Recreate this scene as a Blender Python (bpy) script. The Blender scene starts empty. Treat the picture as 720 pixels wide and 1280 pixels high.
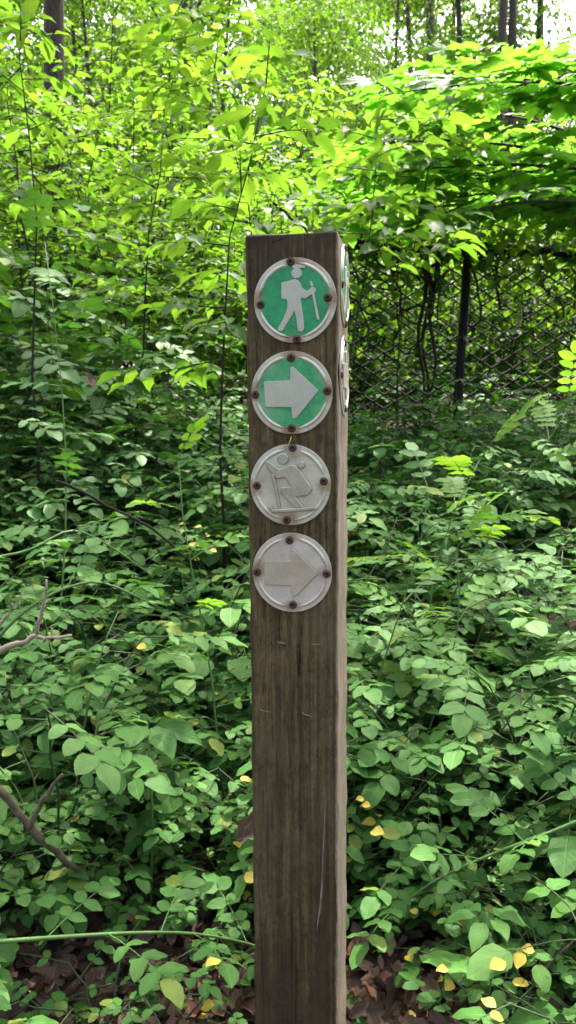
import bpy, bmesh, math
import numpy as np
from mathutils import Vector, Matrix

rs = np.random.RandomState(7)
PI = math.pi
R = math.radians
scene = bpy.context.scene
COL = scene.collection

# ------------------------------------------------------------------ camera
CAM_Z, PITCH, F = 1.2, R(6.73), 1005.0
cam_d = bpy.data.cameras.new("camera")
cam = bpy.data.objects.new("camera", cam_d)
COL.objects.link(cam)
cam.location = (0, 0, CAM_Z)
cam.rotation_euler = (PI / 2 - PITCH, 0, 0)
cam_d.sensor_fit = 'VERTICAL'
cam_d.sensor_height = 24
cam_d.lens = 24 * F / 1280
cam_d.clip_end = 1000
cam_d.clip_start = 0.02
scene.camera = cam
cam_d.dof.use_dof = True
cam_d.dof.focus_distance = 1.25
cam_d.dof.aperture_fstop = 7.5


def P(u, v, Y):
    """real point at distance Y in front of the camera, seen at photo pixel u, v"""
    d = (v - 640) / F
    y = math.cos(PITCH) - math.sin(PITCH) * d
    z = -math.sin(PITCH) - math.cos(PITCH) * d
    s = Y / y
    return np.array([(u - 360) / F * s, Y, CAM_Z + z * s])


def sstep(a, b, x):
    t = min(1, max(0, (x - a) / (b - a)))
    return t * t * (3 - 2 * t)


def ground(x, y):
    z = 0.15 * max(0, min(y, 7) - 1.7) + 0.05 * max(0, min(y, 40) - 7)
    z += 0.16 * min(4, max(0, -x - 0.2)) * sstep(2.0, 4.5, y)
    z += 0.025 * math.sin(x * 2.3 + y * 1.7) + 0.015 * math.sin(x * 5.1 - y * 4.3 + 1)
    return z


# ------------------------------------------------------------------ materials
def new_mat(name):
    m = bpy.data.materials.new(name)
    m.use_nodes = True
    nt = m.node_tree
    nt.nodes.clear()
    return m, nt, nt.nodes, nt.links


def N(ns, t, **kw):
    n = ns.new(t)
    for k, v in kw.items():
        setattr(n, k, v)
    return n


def ramp(ns, stops, interp='LINEAR'):
    n = ns.new('ShaderNodeValToRGB')
    n.color_ramp.interpolation = interp
    e = n.color_ramp.elements
    while len(e) < len(stops):
        e.new(0.5)
    for i, (p, c) in enumerate(stops):
        e[i].position = p
        e[i].color = (*c, 1) if len(c) == 3 else c
    return n


def leaf_mat(name, cols, trans, fac=0.4, rough=0.42, spec=0.4, vein=0.35):
    m, nt, ns, ln = new_mat(name)
    at = N(ns, 'ShaderNodeAttribute', attribute_name='rnd')
    oi = N(ns, 'ShaderNodeObjectInfo')
    ad = N(ns, 'ShaderNodeMath', operation='MULTIPLY_ADD')
    ln.new(oi.outputs['Random'], ad.inputs[0]); ad.inputs[1].default_value = 0.45
    ml = N(ns, 'ShaderNodeMath', operation='MULTIPLY'); ml.inputs[1].default_value = 0.55
    ln.new(at.outputs['Fac'], ml.inputs[0]); ln.new(ml.outputs[0], ad.inputs[2])
    k = len(cols)
    cr = ramp(ns, [(i / (k - 1), c) for i, c in enumerate(cols)])
    ln.new(ad.outputs[0], cr.inputs[0])
    # blotches, insect wear
    tc = N(ns, 'ShaderNodeTexCoord')
    no = N(ns, 'ShaderNodeTexNoise'); no.inputs['Scale'].default_value = 35; no.inputs['Detail'].default_value = 3
    ln.new(tc.outputs['Object'], no.inputs['Vector'])
    # veins from the leaf's own coordinates
    uv = N(ns, 'ShaderNodeUVMap'); uv.uv_map = 'leaf'
    sx = N(ns, 'ShaderNodeSeparateXYZ'); ln.new(uv.outputs[0], sx.inputs[0])
    ab = N(ns, 'ShaderNodeMath', operation='ABSOLUTE'); ln.new(sx.outputs[0], ab.inputs[0])
    mid = N(ns, 'ShaderNodeMapRange'); mid.inputs[1].default_value = 0.0; mid.inputs[2].default_value = 0.035
    mid.inputs[3].default_value = 1; mid.inputs[4].default_value = 0
    ln.new(ab.outputs[0], mid.inputs[0])
    s1 = N(ns, 'ShaderNodeMath', operation='MULTIPLY_ADD'); s1.inputs[1].default_value = -0.75
    nv = N(ns, 'ShaderNodeMath', operation='MULTIPLY_ADD'); nv.inputs[1].default_value = 0.16
    ln.new(no.outputs['Fac'], nv.inputs[0]); ln.new(sx.outputs[1], nv.inputs[2])
    ln.new(ab.outputs[0], s1.inputs[0]); ln.new(nv.outputs[0], s1.inputs[2])
    s2 = N(ns, 'ShaderNodeMath', operation='MULTIPLY'); s2.inputs[1].default_value = 44.0
    ln.new(s1.outputs[0], s2.inputs[0])
    s3 = N(ns, 'ShaderNodeMath', operation='SINE'); ln.new(s2.outputs[0], s3.inputs[0])
    sv = N(ns, 'ShaderNodeMapRange'); sv.inputs[1].default_value = 0.8; sv.inputs[2].default_value = 1.0
    sv.inputs[3].default_value = 0; sv.inputs[4].default_value = 0.5
    ln.new(s3.outputs[0], sv.inputs[0])
    mx = N(ns, 'ShaderNodeMath', operation='MAXIMUM'); ln.new(mid.outputs[0], mx.inputs[0]); ln.new(sv.outputs[0], mx.inputs[1])
    vs = N(ns, 'ShaderNodeMath', operation='MULTIPLY'); vs.inputs[1].default_value = vein; ln.new(mx.outputs[0], vs.inputs[0])
    vm = N(ns, 'ShaderNodeMix', data_type='RGBA')
    ln.new(vs.outputs[0], vm.inputs[0]); ln.new(cr.outputs[0], vm.inputs[6])
    vm.inputs[7].default_value = (cols[-1][0] * 1.9 + 0.02, cols[-1][1] * 1.5 + 0.02, cols[-1][2] * 1.7 + 0.02, 1)
    bl = N(ns, 'ShaderNodeMapRange'); bl.inputs[1].default_value = 0.3; bl.inputs[2].default_value = 0.7
    bl.inputs[3].default_value = 0.78; bl.inputs[4].default_value = 1.2
    ln.new(no.outputs['Fac'], bl.inputs[0])
    ag = N(ns, 'ShaderNodeMapRange'); ln.new(at.outputs['Fac'], ag.inputs[0])
    for i, v in enumerate((0.93, 0.98, 0.0, 0.55)):
        ag.inputs[i + 1].default_value = v
    am = N(ns, 'ShaderNodeMix', data_type='RGBA'); ln.new(ag.outputs[0], am.inputs[0]); ln.new(vm.outputs[2], am.inputs[6])
    am.inputs[7].default_value = (cols[-1][0] * 2.2, cols[-1][1] * 1.1, cols[-1][2] * .8, 1)
    n2 = N(ns, 'ShaderNodeTexNoise'); n2.inputs['Scale'].default_value = 75; n2.inputs['Detail'].default_value = 2
    ln.new(tc.outputs['Object'], n2.inputs['Vector'])
    sp = N(ns, 'ShaderNodeMapRange'); ln.new(n2.outputs['Fac'], sp.inputs[0])
    for i, v in enumerate((0.7, 0.74, 0.0, 0.8)):
        sp.inputs[i + 1].default_value = v
    sm = N(ns, 'ShaderNodeMix', data_type='RGBA'); ln.new(sp.outputs[0], sm.inputs[0]); ln.new(am.outputs[2], sm.inputs[6])
    sm.inputs[7].default_value = (0.05, 0.035, 0.014, 1)
    hs = N(ns, 'ShaderNodeHueSaturation'); ln.new(sm.outputs[2], hs.inputs['Color']); ln.new(bl.outputs[0], hs.inputs['Value'])
    bs = N(ns, 'ShaderNodeBsdfPrincipled')
    ln.new(hs.outputs[0], bs.inputs['Base Color'])
    bs.inputs['Roughness'].default_value = rough
    bs.inputs['Specular IOR Level'].default_value = spec
    bp = N(ns, 'ShaderNodeBump'); bp.inputs['Strength'].default_value = 0.35; bp.inputs['Distance'].default_value = 0.004
    ln.new(mx.outputs[0], bp.inputs['Height']); bp.invert = True
    ln.new(bp.outputs[0], bs.inputs['Normal'])
    tr = N(ns, 'ShaderNodeBsdfTranslucent')
    tm = N(ns, 'ShaderNodeMix', data_type='RGBA'); tm.blend_type = 'MIX'
    ln.new(at.outputs['Fac'], tm.inputs[0])
    tm.inputs[6].default_value = (*trans[0], 1); tm.inputs[7].default_value = (*trans[1], 1)
    ln.new(tm.outputs[2], tr.inputs['Color'])
    mi = N(ns, 'ShaderNodeMixShader'); mi.inputs[0].default_value = fac
    ln.new(bs.outputs[0], mi.inputs[1]); ln.new(tr.outputs[0], mi.inputs[2])
    out = N(ns, 'ShaderNodeOutputMaterial'); ln.new(mi.outputs[0], out.inputs['Surface'])
    return m


def rough_mat(name, c0, c1, scale=8, stretch=(1, 1, 1), rough=0.85, bump=0.4, dist=0.004, detail=6):
    m, nt, ns, ln = new_mat(name)
    tc = N(ns, 'ShaderNodeTexCoord'); mp = N(ns, 'ShaderNodeMapping'); mp.inputs['Scale'].default_value = stretch
    ln.new(tc.outputs['Object'], mp.inputs[0])
    no = N(ns, 'ShaderNodeTexNoise'); no.inputs['Scale'].default_value = scale; no.inputs['Detail'].default_value = detail
    no.inputs['Roughness'].default_value = 0.65
    ln.new(mp.outputs[0], no.inputs['Vector'])
    cr = ramp(ns, [(0.3, c0), (0.7, c1)]); ln.new(no.outputs['Fac'], cr.inputs[0])
    bs = N(ns, 'ShaderNodeBsdfPrincipled'); ln.new(cr.outputs[0], bs.inputs['Base Color'])
    bs.inputs['Roughness'].default_value = rough; bs.inputs['Specular IOR Level'].default_value = 0.25
    bp = N(ns, 'ShaderNodeBump'); bp.inputs['Strength'].default_value = bump; bp.inputs['Distance'].default_value = dist
    ln.new(no.outputs['Fac'], bp.inputs['Height']); ln.new(bp.outputs[0], bs.inputs['Normal'])
    out = N(ns, 'ShaderNodeOutputMaterial'); ln.new(bs.outputs[0], out.inputs['Surface'])
    return m


TR = ((0.115, 0.28, 0.014), (0.2, 0.365, 0.022))
M_under = leaf_mat("undergrowth_leaf", [(0.031, 0.106, 0.018), (0.049, 0.146, 0.026), (0.088, 0.195, 0.04)], ((0.06, 0.2, 0.015), (0.1, 0.25, 0.02)), 0.29, 0.55, 0.2)
M_bank = leaf_mat("bank_leaf", [(0.035, 0.11, 0.024), (0.054, 0.15, 0.034), (0.09, 0.195, 0.05)], ((0.06, 0.2, 0.015), (0.1, 0.25, 0.02)), 0.3, 0.5, 0.25)
M_bright = leaf_mat("fresh_leaf", [(0.06, 0.16, 0.02), (0.08, 0.2, 0.025), (0.1, 0.24, 0.032)], TR, 0.5, 0.5, 0.2)
M_broad = leaf_mat("broad_leaf", [(0.03, 0.095, 0.018), (0.045, 0.13, 0.022), (0.07, 0.165, 0.028)], TR, 0.52, 0.45, 0.25)
M_maple = leaf_mat("maple_leaf", [(0.04, 0.12, 0.018), (0.055, 0.15, 0.022), (0.075, 0.18, 0.028)], ((0.125, 0.36, 0.022), (0.19, 0.43, 0.03)), 0.6, 0.5, 0.2, 0.2)
M_crown = leaf_mat("crown_leaf", [(0.03, 0.09, 0.018), (0.045, 0.12, 0.022), (0.065, 0.15, 0.028)], TR, 0.45, 0.5, 0.2, 0.0)
M_vine = leaf_mat("vine_leaf", [(0.02, 0.065, 0.012), (0.035, 0.1, 0.018), (0.055, 0.13, 0.025)], ((0.12, 0.29, 0.008), (0.2, 0.37, 0.012)), 0.45, 0.5, 0.2, 0.1)
M_yellow = leaf_mat("yellow_leaf", [(0.42, 0.32, 0.035), (0.54, 0.43, 0.05), (0.58, 0.5, 0.11)], ((0.5, 0.3, 0.02), (0.6, 0.4, 0.03)), 0.25, 0.5, 0.3)
M_litter = leaf_mat("dead_leaf", [(0.034, 0.022, 0.014), (0.065, 0.043, 0.028), (0.11, 0.076, 0.052), (0.22, 0.165, 0.12)], ((0.1, 0.05, 0.02), (0.14, 0.08, 0.03)), 0.12, 0.7, 0.2)
M_stem = rough_mat("green_stem", (0.05, 0.11, 0.025), (0.1, 0.19, 0.05), 30, rough=0.5, bump=0.1)
M_dstem = rough_mat('dark_green_stem', (0.022, 0.04, 0.012), (0.05, 0.075, 0.025), 30, rough=0.6, bump=0.1)
M_twig = rough_mat("dark_twig", (0.008, 0.007, 0.005), (0.022, 0.018, 0.013), 60, rough=0.8)
M_dead = rough_mat("dead_wood", (0.15, 0.125, 0.08), (0.34, 0.29, 0.2), 40, (1, 1, 1), 0.85, 0.5, 0.003)
M_branchd = rough_mat("damp_wood", (0.05, 0.04, 0.022), (0.17, 0.14, 0.085), 40, (1, 1, 1), 0.85, 0.5, 0.003)
M_bark = rough_mat("tree_bark", (0.028, 0.023, 0.017), (0.1, 0.083, 0.064), 14, (3, 3, 0.6), 0.9, 0.8, 0.02)
M_log = rough_mat("log_bark", (0.02, 0.015, 0.012), (0.09, 0.065, 0.05), 16, (1, 1, 1), 0.95, 1.0, 0.03)
M_wire = rough_mat("fence_wire", (0.003, 0.003, 0.003), (0.008, 0.007, 0.006), 40, rough=0.8)
M_soil = rough_mat("forest_floor", (0.022, 0.014, 0.009), (0.075, 0.048, 0.032), 9, (1, 1, 1), 0.95, 1.0, 0.03, 10)


def wood_mat():
    m, nt, ns, ln = new_mat("weathered_wood")
    tc = N(ns, 'ShaderNodeTexCoord')
    sep = N(ns, 'ShaderNodeSeparateXYZ'); ln.new(tc.outputs['Object'], sep.inputs[0])

    def noise(scale, stretch, detail=6, rough=0.6, loc=(0, 0, 0), dist=0.0):
        mp = N(ns, 'ShaderNodeMapping'); mp.inputs['Scale'].default_value = stretch; mp.inputs['Location'].default_value = loc
        ln.new(tc.outputs['Object'], mp.inputs[0])
        n = N(ns, 'ShaderNodeTexNoise'); n.inputs['Scale'].default_value = scale
        n.inputs['Detail'].default_value = detail; n.inputs['Roughness'].default_value = rough; n.inputs['Distortion'].default_value = dist
        ln.new(mp.outputs[0], n.inputs['Vector'])
        return n.outputs['Fac']

    def mix(a, b, f, bt='MIX'):
        x = N(ns, 'ShaderNodeMix', data_type='RGBA'); x.blend_type = bt
        for s, i in ((f, 0), (a, 6), (b, 7)):
            if hasattr(s, 'links'):
                ln.new(s, x.inputs[i])
            elif isinstance(s, (int, float)):
                x.inputs[i].default_value = s
            else:
                x.inputs[i].default_value = (*s, 1)
        return x.outputs[2]

    def mr(s, a, b, c=0, d=1):
        x = N(ns, 'ShaderNodeMapRange'); ln.new(s, x.inputs[0])
        for i, v in enumerate((a, b, c, d)):
            x.inputs[i + 1].default_value = v
        return x.outputs[0]

    def math2(op, a, b):
        x = N(ns, 'ShaderNodeMath', operation=op)
        for i, s in enumerate((a, b)):
            if hasattr(s, 'links'):
                ln.new(s, x.inputs[i])
            else:
                x.inputs[i].default_value = s
        return x.outputs[0]

    fine = noise(1, (520, 520, 16), 5, 0.7)
    mid = noise(1, (150, 150, 6), 7, 0.7, dist=1.2)
    big = noise(1, (16, 16, 3.2), 5, 0.6, (3, 1, 2))
    blot = noise(9, (1, 1, 1), 5, 0.65, (1, 5, 3))
    ringm = N(ns, 'ShaderNodeMapping'); ringm.inputs['Scale'].default_value = (1, 1, 0.035); ringm.inputs['Location'].default_value = (0.05, 0.11, 0)
    ln.new(tc.outputs['Object'], ringm.inputs[0])
    wv = N(ns, 'ShaderNodeTexWave', wave_type='RINGS', rings_direction='Z'); wv.inputs['Scale'].default_value = 26
    wv.inputs['Distortion'].default_value = 3.5; wv.inputs['Detail'].default_value = 3; wv.inputs['Detail Scale'].default_value = 6
    ln.new(ringm.outputs[0], wv.inputs['Vector'])
    c = ramp(ns, [(0.3, (0.026, 0.019, 0.0066)), (0.5, (0.076, 0.058, 0.021)), (0.7, (0.148, 0.118, 0.047))])
    g = math2('ADD', math2('MULTIPLY', fine, 0.3), math2('ADD', math2('MULTIPLY', mid, 0.5), math2('MULTIPLY', wv.outputs['Fac'], 0.14)))
    ln.new(g, c.inputs[0])
    fibre = noise(1, (1100, 1100, 90), 4, 0.7, (5, 2, 8))
    speck = noise(170, (1.3, 1.3, .7), 6, 0.85, (8, 8, 1))
    mott = noise(48, (1.2, 1.2, .6), 8, 0.75, (2, 9, 6))
    g2 = math2('ADD', math2('MULTIPLY', fibre, 0.5), math2('ADD', math2('MULTIPLY', speck, 0.75), math2('MULTIPLY', mott, 0.75)))
    hv = N(ns, 'ShaderNodeHueSaturation')
    ln.new(c.outputs[0], hv.inputs['Color']); ln.new(mr(g2, 0.74, 1.26, 0.15, 2.15), hv.inputs['Value'])
    col = mix(hv.outputs[0], (0.035, 0.026, 0.011), mr(big, 0.45, 0.75, 0, 0.75))
    col = mix(col, (0.13, 0.102, 0.05), mr(blot, 0.5, 0.75, 0, 0.6))
    # green algae near the top and along edges
    alg = math2('MULTIPLY', mr(noise(14, (1, 1, 0.5), 5, 0.7, (7, 2, 1)), 0.45, 0.75), mr(sep.outputs[2], 0.7, 1.4, 0.05, 0.5))
    col = mix(col, (0.058, 0.066, 0.02), alg)
    # darker tone at the top and bottom ends
    col = mix(col, (0.022, 0.016, 0.007), math2('MULTIPLY', mr(sep.outputs[2], 0.75, 0.2, 0, 0.55), mr(big, 0.3, 0.6)))
    tb = math2('MULTIPLY', mr(sep.outputs[2], 1.38, 1.47, 0, 0.9), mr(noise(18, (1, 1, 1), 4, 0.6, (4, 4, 4)), 0.35, 0.65))
    col = mix(col, (0.018, 0.013, 0.009), tb)
    # the right side and its worn corner are paler
    side = mr(math2('ADD', sep.outputs[0], math2('MULTIPLY', math2('SUBTRACT', noise(1, (40, 40, 14), 5, 0.7, (2, 8, 5)), 0.5), 0.012)), 0.0655, 0.0685)
    side_tone = mix((0.09, 0.07, 0.042), (0.46, 0.385, 0.27), mr(math2('ADD', math2('MULTIPLY', fibre, 0.4), math2('ADD', math2('MULTIPLY', mid, 0.6), math2('MULTIPLY', mott, 0.4))), 0.5, 0.95))
    col = mix(col, side_tone, math2('MULTIPLY', side, mr(math2('ADD', mid, math2('MULTIPLY', fine, 0.3)), 0.35, 0.75, 0.55, 1)))
    # long drying cracks
    vo = noise(1, (130, 130, 1.1), 2, 0.5, (9, 3, 4), 0.3)
    crack = mr(math2('ABSOLUTE', math2('SUBTRACT', vo, 0.5), 0), 0.0, 0.012, 1, 0)
    crack = math2('MULTIPLY', crack, mr(big, 0.4, 0.6))
    col = mix(col, (0.014, 0.01, 0.007), math2('MULTIPLY', crack, 0.75))
    # knots: distance to fixed points on the front
    for kx, kz, kr in ((-0.0225, 0.251, 0.028), (0.043, 1.168, 0.0075)):
        dx = math2('SUBTRACT', sep.outputs[0], kx); dz = math2('MULTIPLY', math2('SUBTRACT', sep.outputs[2], kz), 0.75)
        d = math2('SQRT', math2('ADD', math2('MULTIPLY', dx, dx), math2('MULTIPLY', dz, dz)), 0)
        d = math2('ADD', d, math2('MULTIPLY', math2('SUBTRACT', mid, 0.5), 0.02))
        rr = N(ns, 'ShaderNodeMath', operation='SINE'); ln.new(math2('MULTIPLY', d, 2 * PI / (kr * 0.36)), rr.inputs[0])
        kc = mix((0.028, 0.02, 0.01), (0.06, 0.045, 0.024), mr(math2('ADD', rr.outputs[0], math2('MULTIPLY', fine, 2)), 0, 2))
        col = mix(col, kc, mr(d, kr, kr * 0.5, 0, .9 if kr < .01 else .4))
    h = math2('SUBTRACT', math2('ADD', math2('MULTIPLY', fibre, 0.6), math2('ADD', math2('MULTIPLY', speck, 0.5), math2('MULTIPLY', mid, 0.9))), math2('MULTIPLY', crack, 1.2))
    bp = N(ns, 'ShaderNodeBump'); bp.inputs['Strength'].default_value = 0.85; bp.inputs['Distance'].default_value = 0.003
    ln.new(h, bp.inputs['Height'])
    bs = N(ns, 'ShaderNodeBsdfPrincipled'); ln.new(col, bs.inputs['Base Color']); ln.new(bp.outputs[0], bs.inputs['Normal'])
    bs.inputs['Roughness'].default_value = 0.82; bs.inputs['Specular IOR Level'].default_value = 0.25
    out = N(ns, 'ShaderNodeOutputMaterial'); ln.new(bs.outputs[0], out.inputs['Surface'])
    return m


def sign_mat(name, c0, c1, stain=None, metallic=0.35, rough=0.42, seed=0, amount=(0.52, 0.72, 0.6), rust=0):
    m, nt, ns, ln = new_mat(name)
    tc = N(ns, 'ShaderNodeTexCoord')
    mp = N(ns, 'ShaderNodeMapping'); mp.inputs['Location'].default_value = (seed, seed * 2.3, seed * 0.7)
    ln.new(tc.outputs['Object'], mp.inputs[0])
    n1 = N(ns, 'ShaderNodeTexNoise'); n1.inputs['Scale'].default_value = 32; n1.inputs['Detail'].default_value = 6; n1.inputs['Roughness'].default_value = 0.65
    n2 = N(ns, 'ShaderNodeTexNoise'); n2.inputs['Scale'].default_value = 240; n2.inputs['Detail'].default_value = 4
    n3 = N(ns, 'ShaderNodeTexNoise'); n3.inputs['Scale'].default_value = 21; n3.inputs['Detail'].default_value = 5
    for n in (n1, n2, n3):
        ln.new(mp.outputs[0], n.inputs['Vector'])
    a = N(ns, 'ShaderNodeMath', operation='MULTIPLY_ADD'); ln.new(n2.outputs['Fac'], a.inputs[0]); a.inputs[1].default_value = 0.35
    s = N(ns, 'ShaderNodeMath', operation='MULTIPLY'); ln.new(n1.outputs['Fac'], s.inputs[0]); s.inputs[1].default_value = 0.68
    ln.new(s.outputs[0], a.inputs[2])
    cr = ramp(ns, [(0.4, c0), (0.62, c1)]); ln.new(a.outputs[0], cr.inputs[0])
    col = cr.outputs[0]
    if stain:
        f = N(ns, 'ShaderNodeMapRange'); ln.new(n3.outputs['Fac'], f.inputs[0])
        f.inputs[1].default_value, f.inputs[2].default_value, f.inputs[4].default_value = amount
        x = N(ns, 'ShaderNodeMix', data_type='RGBA'); ln.new(f.outputs[0], x.inputs[0]); ln.new(col, x.inputs[6]); x.inputs[7].default_value = (*stain, 1)
        col = x.outputs[2]
    if rust:
        sp = N(ns, 'ShaderNodeSeparateXYZ'); ln.new(tc.outputs['Object'], sp.inputs[0])

        def m2(op, p, q=0.0):
            x = N(ns, 'ShaderNodeMath', operation=op)
            for i, v in enumerate((p, q)):
                if hasattr(v, 'links'):
                    ln.new(v, x.inputs[i])
                else:
                    x.inputs[i].default_value = v
            return x.outputs[0]

        def dist(p, q):
            u = m2('SUBTRACT', m2('ABSOLUTE', p), 0.0545)
            return m2('SQRT', m2('ADD', m2('MULTIPLY', u, u), m2('MULTIPLY', q, q)))
        d = m2('MINIMUM', dist(sp.outputs[0], sp.outputs[1]), dist(sp.outputs[1], sp.outputs[0]))
        d = m2('ADD', d, m2('MULTIPLY', m2('SUBTRACT', n1.outputs['Fac'], 0.5), 0.03))
        f = N(ns, 'ShaderNodeMapRange'); ln.new(d, f.inputs[0])
        for i, v in enumerate((0.006, 0.019, rust, 0.0)):
            f.inputs[i + 1].default_value = v
        x = N(ns, 'ShaderNodeMix', data_type='RGBA'); ln.new(f.outputs[0], x.inputs[0]); ln.new(col, x.inputs[6]); x.inputs[7].default_value = (0.2, 0.105, 0.035, 1)
        col = x.outputs[2]
    bs = N(ns, 'ShaderNodeBsdfPrincipled'); ln.new(col, bs.inputs['Base Color'])
    bs.inputs['Metallic'].default_value = metallic
    rr = N(ns, 'ShaderNodeMapRange'); ln.new(n1.outputs['Fac'], rr.inputs[0]); rr.inputs[3].default_value = rough - 0.1; rr.inputs[4].default_value = rough + 0.15
    ln.new(rr.outputs[0], bs.inputs['Roughness'])
    bp = N(ns, 'ShaderNodeBump'); bp.inputs['Strength'].default_value = 0.12; bp.inputs['Distance'].default_value = 0.002
    ln.new(n1.outputs['Fac'], bp.inputs['Height']); ln.new(bp.outputs[0], bs.inputs['Normal'])
    out = N(ns, 'ShaderNodeOutputMaterial'); ln.new(bs.outputs[0], out.inputs['Surface'])
    return m


M_wood = wood_mat()
M_alu = sign_mat("weathered_aluminium", (0.37, 0.38, 0.26), (0.48, 0.49, 0.35), (0.3, 0.22, 0.13), seed=1, rust=.75)
M_alu2 = sign_mat("dull_aluminium", (0.4, 0.42, 0.31), (0.52, 0.55, 0.41), (0.36, 0.41, 0.3), 0.4, 0.3, seed=2, rust=.6)
M_alu3 = sign_mat("silver_aluminium", (0.43, 0.44, 0.35), (0.54, 0.55, 0.44), (0.4, 0.42, 0.37), 0.4, 0.3, seed=3, rust=.7)
M_rim = sign_mat("stained_rim", (0.44, 0.43, 0.33), (0.55, 0.54, 0.42), (0.3, 0.19, 0.09), 0.5, 0.36, seed=4, rust=.8)
M_green = sign_mat("green_paint", (0.003, 0.18, 0.05), (0.01, 0.3, 0.09), (0.03, 0.28, 0.1), 0.05, 0.42, seed=5, rust=.12)
M_greenf = sign_mat("faded_green_paint", (0.01, 0.22, 0.06), (0.04, 0.33, 0.11), (0.17, 0.38, 0.17), 0.05, 0.4, seed=6, rust=.12, amount=(0.46, 0.66, 0.9))
M_pict = sign_mat("bare_metal", (0.33, 0.35, 0.25), (0.41, 0.435, 0.31), (0.37, 0.39, 0.32), 0.3, 0.4, seed=7)
M_skier = sign_mat("rubbed_metal", (0.3, 0.32, 0.235), (0.42, 0.44, 0.33), (0.34, 0.37, 0.29), 0.55, 0.26, seed=11)
M_arrow = sign_mat("tan_metal", (0.33, 0.315, 0.215), (0.41, 0.39, 0.275), (0.35, 0.335, 0.25), 0.3, 0.4, seed=12)
M_screw = sign_mat("rusty_steel", (0.02, 0.012, 0.008), (0.075, 0.04, 0.025), (0.1, 0.04, 0.02), 0.4, 0.6, seed=8)
M_edge_shade = sign_mat('relief_shade', (0.07, 0.065, 0.05), (0.16, 0.15, 0.12), None, 0.0, 0.7, seed=10)  # colour of the outline that imitates shade along raised edges
M_recess = sign_mat("dark_socket", (0.006, 0.005, 0.004), (0.015, 0.011, 0.008), None, 0.0, 0.8, seed=9)  # near-black floor of the screw sockets


# ------------------------------------------------------------------ mesh helpers
def mk(name, mesh, mat, parent=None):
    o = bpy.data.objects.new(name, mesh)
    COL.objects.link(o)
    if mat and not mesh.materials:
        mesh.materials.append(mat)
    if parent:
        o.parent = parent
    return o


def empty(name, loc=(0, 0, 0), rz=0, sc=1):
    o = bpy.data.objects.new(name, None)
    COL.objects.link(o)
    o.location = loc
    o.rotation_euler = (0, 0, rz)
    o.scale = (sc, sc, sc)
    o.empty_display_size = 0.05
    return o


def tag(o, label=None, cat=None, group=None, kind=None):
    for k, v in (('label', label), ('category', cat), ('group', group), ('kind', kind)):
        if v:
            o[k] = v
    return o


def copy_tree(o, parent=None):
    c = o.copy()
    COL.objects.link(c)
    if parent:
        c.parent = parent
    for ch in list(o.children):
        copy_tree(ch, c)
    return c


class MB:
    def __init__(s):
        s.v = []; s.f = []

    def tube(s, pts, radii, sides=6, cap=True):
        pts = [np.asarray(p, float) for p in pts]
        n = len(pts)
        if not hasattr(radii, '__len__'):
            radii = [radii] * n
        ref = np.array([0.31, 0.17, 0.93])
        base = len(s.v)
        for i in range(n):
            d = pts[min(i + 1, n - 1)] - pts[max(i - 1, 0)]
            d = d / (np.linalg.norm(d) + 1e-9)
            if abs(d @ ref) > 0.95:
                r2 = np.array([1.0, 0.1, 0])
            else:
                r2 = ref
            a = np.cross(d, r2); a /= np.linalg.norm(a)
            b = np.cross(d, a)
            for k in range(sides):
                t = 2 * PI * k / sides
                s.v.append(pts[i] + radii[i] * (math.cos(t) * a + math.sin(t) * b))
        for i in range(n - 1):
            for k in range(sides):
                k2 = (k + 1) % sides
                s.f.append((base + i * sides + k, base + i * sides + k2, base + (i + 1) * sides + k2, base + (i + 1) * sides + k))
        if cap:
            s.f.append(tuple(base + k for k in reversed(range(sides))))
            s.f.append(tuple(base + (n - 1) * sides + k for k in range(sides)))

    def mesh(s, name, smooth=True):
        me = bpy.data.meshes.new(name)
        me.from_pydata([tuple(v) for v in s.v], [], s.f)
        if smooth:
            me.polygons.foreach_set('use_smooth', [True] * len(me.polygons))
        me.update()
        return me


def strip_template(ts, ws, fold=0.14, droop=0.22, wave=0.03):
    V, UV, Fc = [], [], []
    for i, (t, w) in enumerate(zip(ts, ws)):
        zc = -droop * t * t
        wv = wave * math.sin(i * 2.1)
        V += [(-w, t, zc + fold * w + wv), (0, t, zc), (w, t, zc + fold * w - wv)]
        UV += [(-w, t), (0, t), (w, t)]
    for i in range(len(ts) - 1):
        a = 3 * i
        Fc += [(a, a + 1, a + 4, a + 3), (a + 1, a + 2, a + 5, a + 4)]
    return np.array(V, float), np.array(UV, float), np.array(Fc, int)


T_oval = strip_template([0, .06, .2, .38, .56, .74, .9, 1], [.012, .24, .44, .5, .485, .38, .2, .005], .1, .16)
T_elip = strip_template([0, .08, .25, .45, .65, .82, .93, 1], [.012, .17, .4, .5, .44, .26, .1, .005], 0.2, 0.28, 0.04)
T_small = strip_template([0, .3, .7, 1], [.03, .46, .4, .01], 0.2, 0.25, 0.0)
T_dead = strip_template([0, .12, .3, .5, .7, .88, 1], [.03, .3, .46, .5, .42, .22, .02], 0.55, -0.4, 0.08)


def maple_template():
    # a five-lobed outline around the point where the stalk joins
    half = [(0, -.02), (.10, -.10), (.26, -.12), (.22, -.02), (.42, .02), (.36, .12), (.40, .2), (.56, .36), (.46, .38), (.44, .46), (.30, .42), (.2, .36), (.2, .52), (.26, .62), (.16, .66), (.12, .8), (0, 1.0)]
    out = half + [(-x, y) for x, y in reversed(half[1:-1])]
    V, UV = [(0, .12, 0)], [(0, .12)]
    for x, y in out:
        r = math.hypot(x, y - .12)
        V.append((x, y, -0.22 * r * r + 0.05 * math.sin(6 * math.atan2(y - .12, x)) * r)); UV.append((x, y))
    n = len(out)
    Fc = [(0, 1 + i, 1 + (i + 1) % n) for i in range(n)]
    return np.array(V, float), np.array(UV, float), np.array(Fc, int)


T_maple = maple_template()


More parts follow.
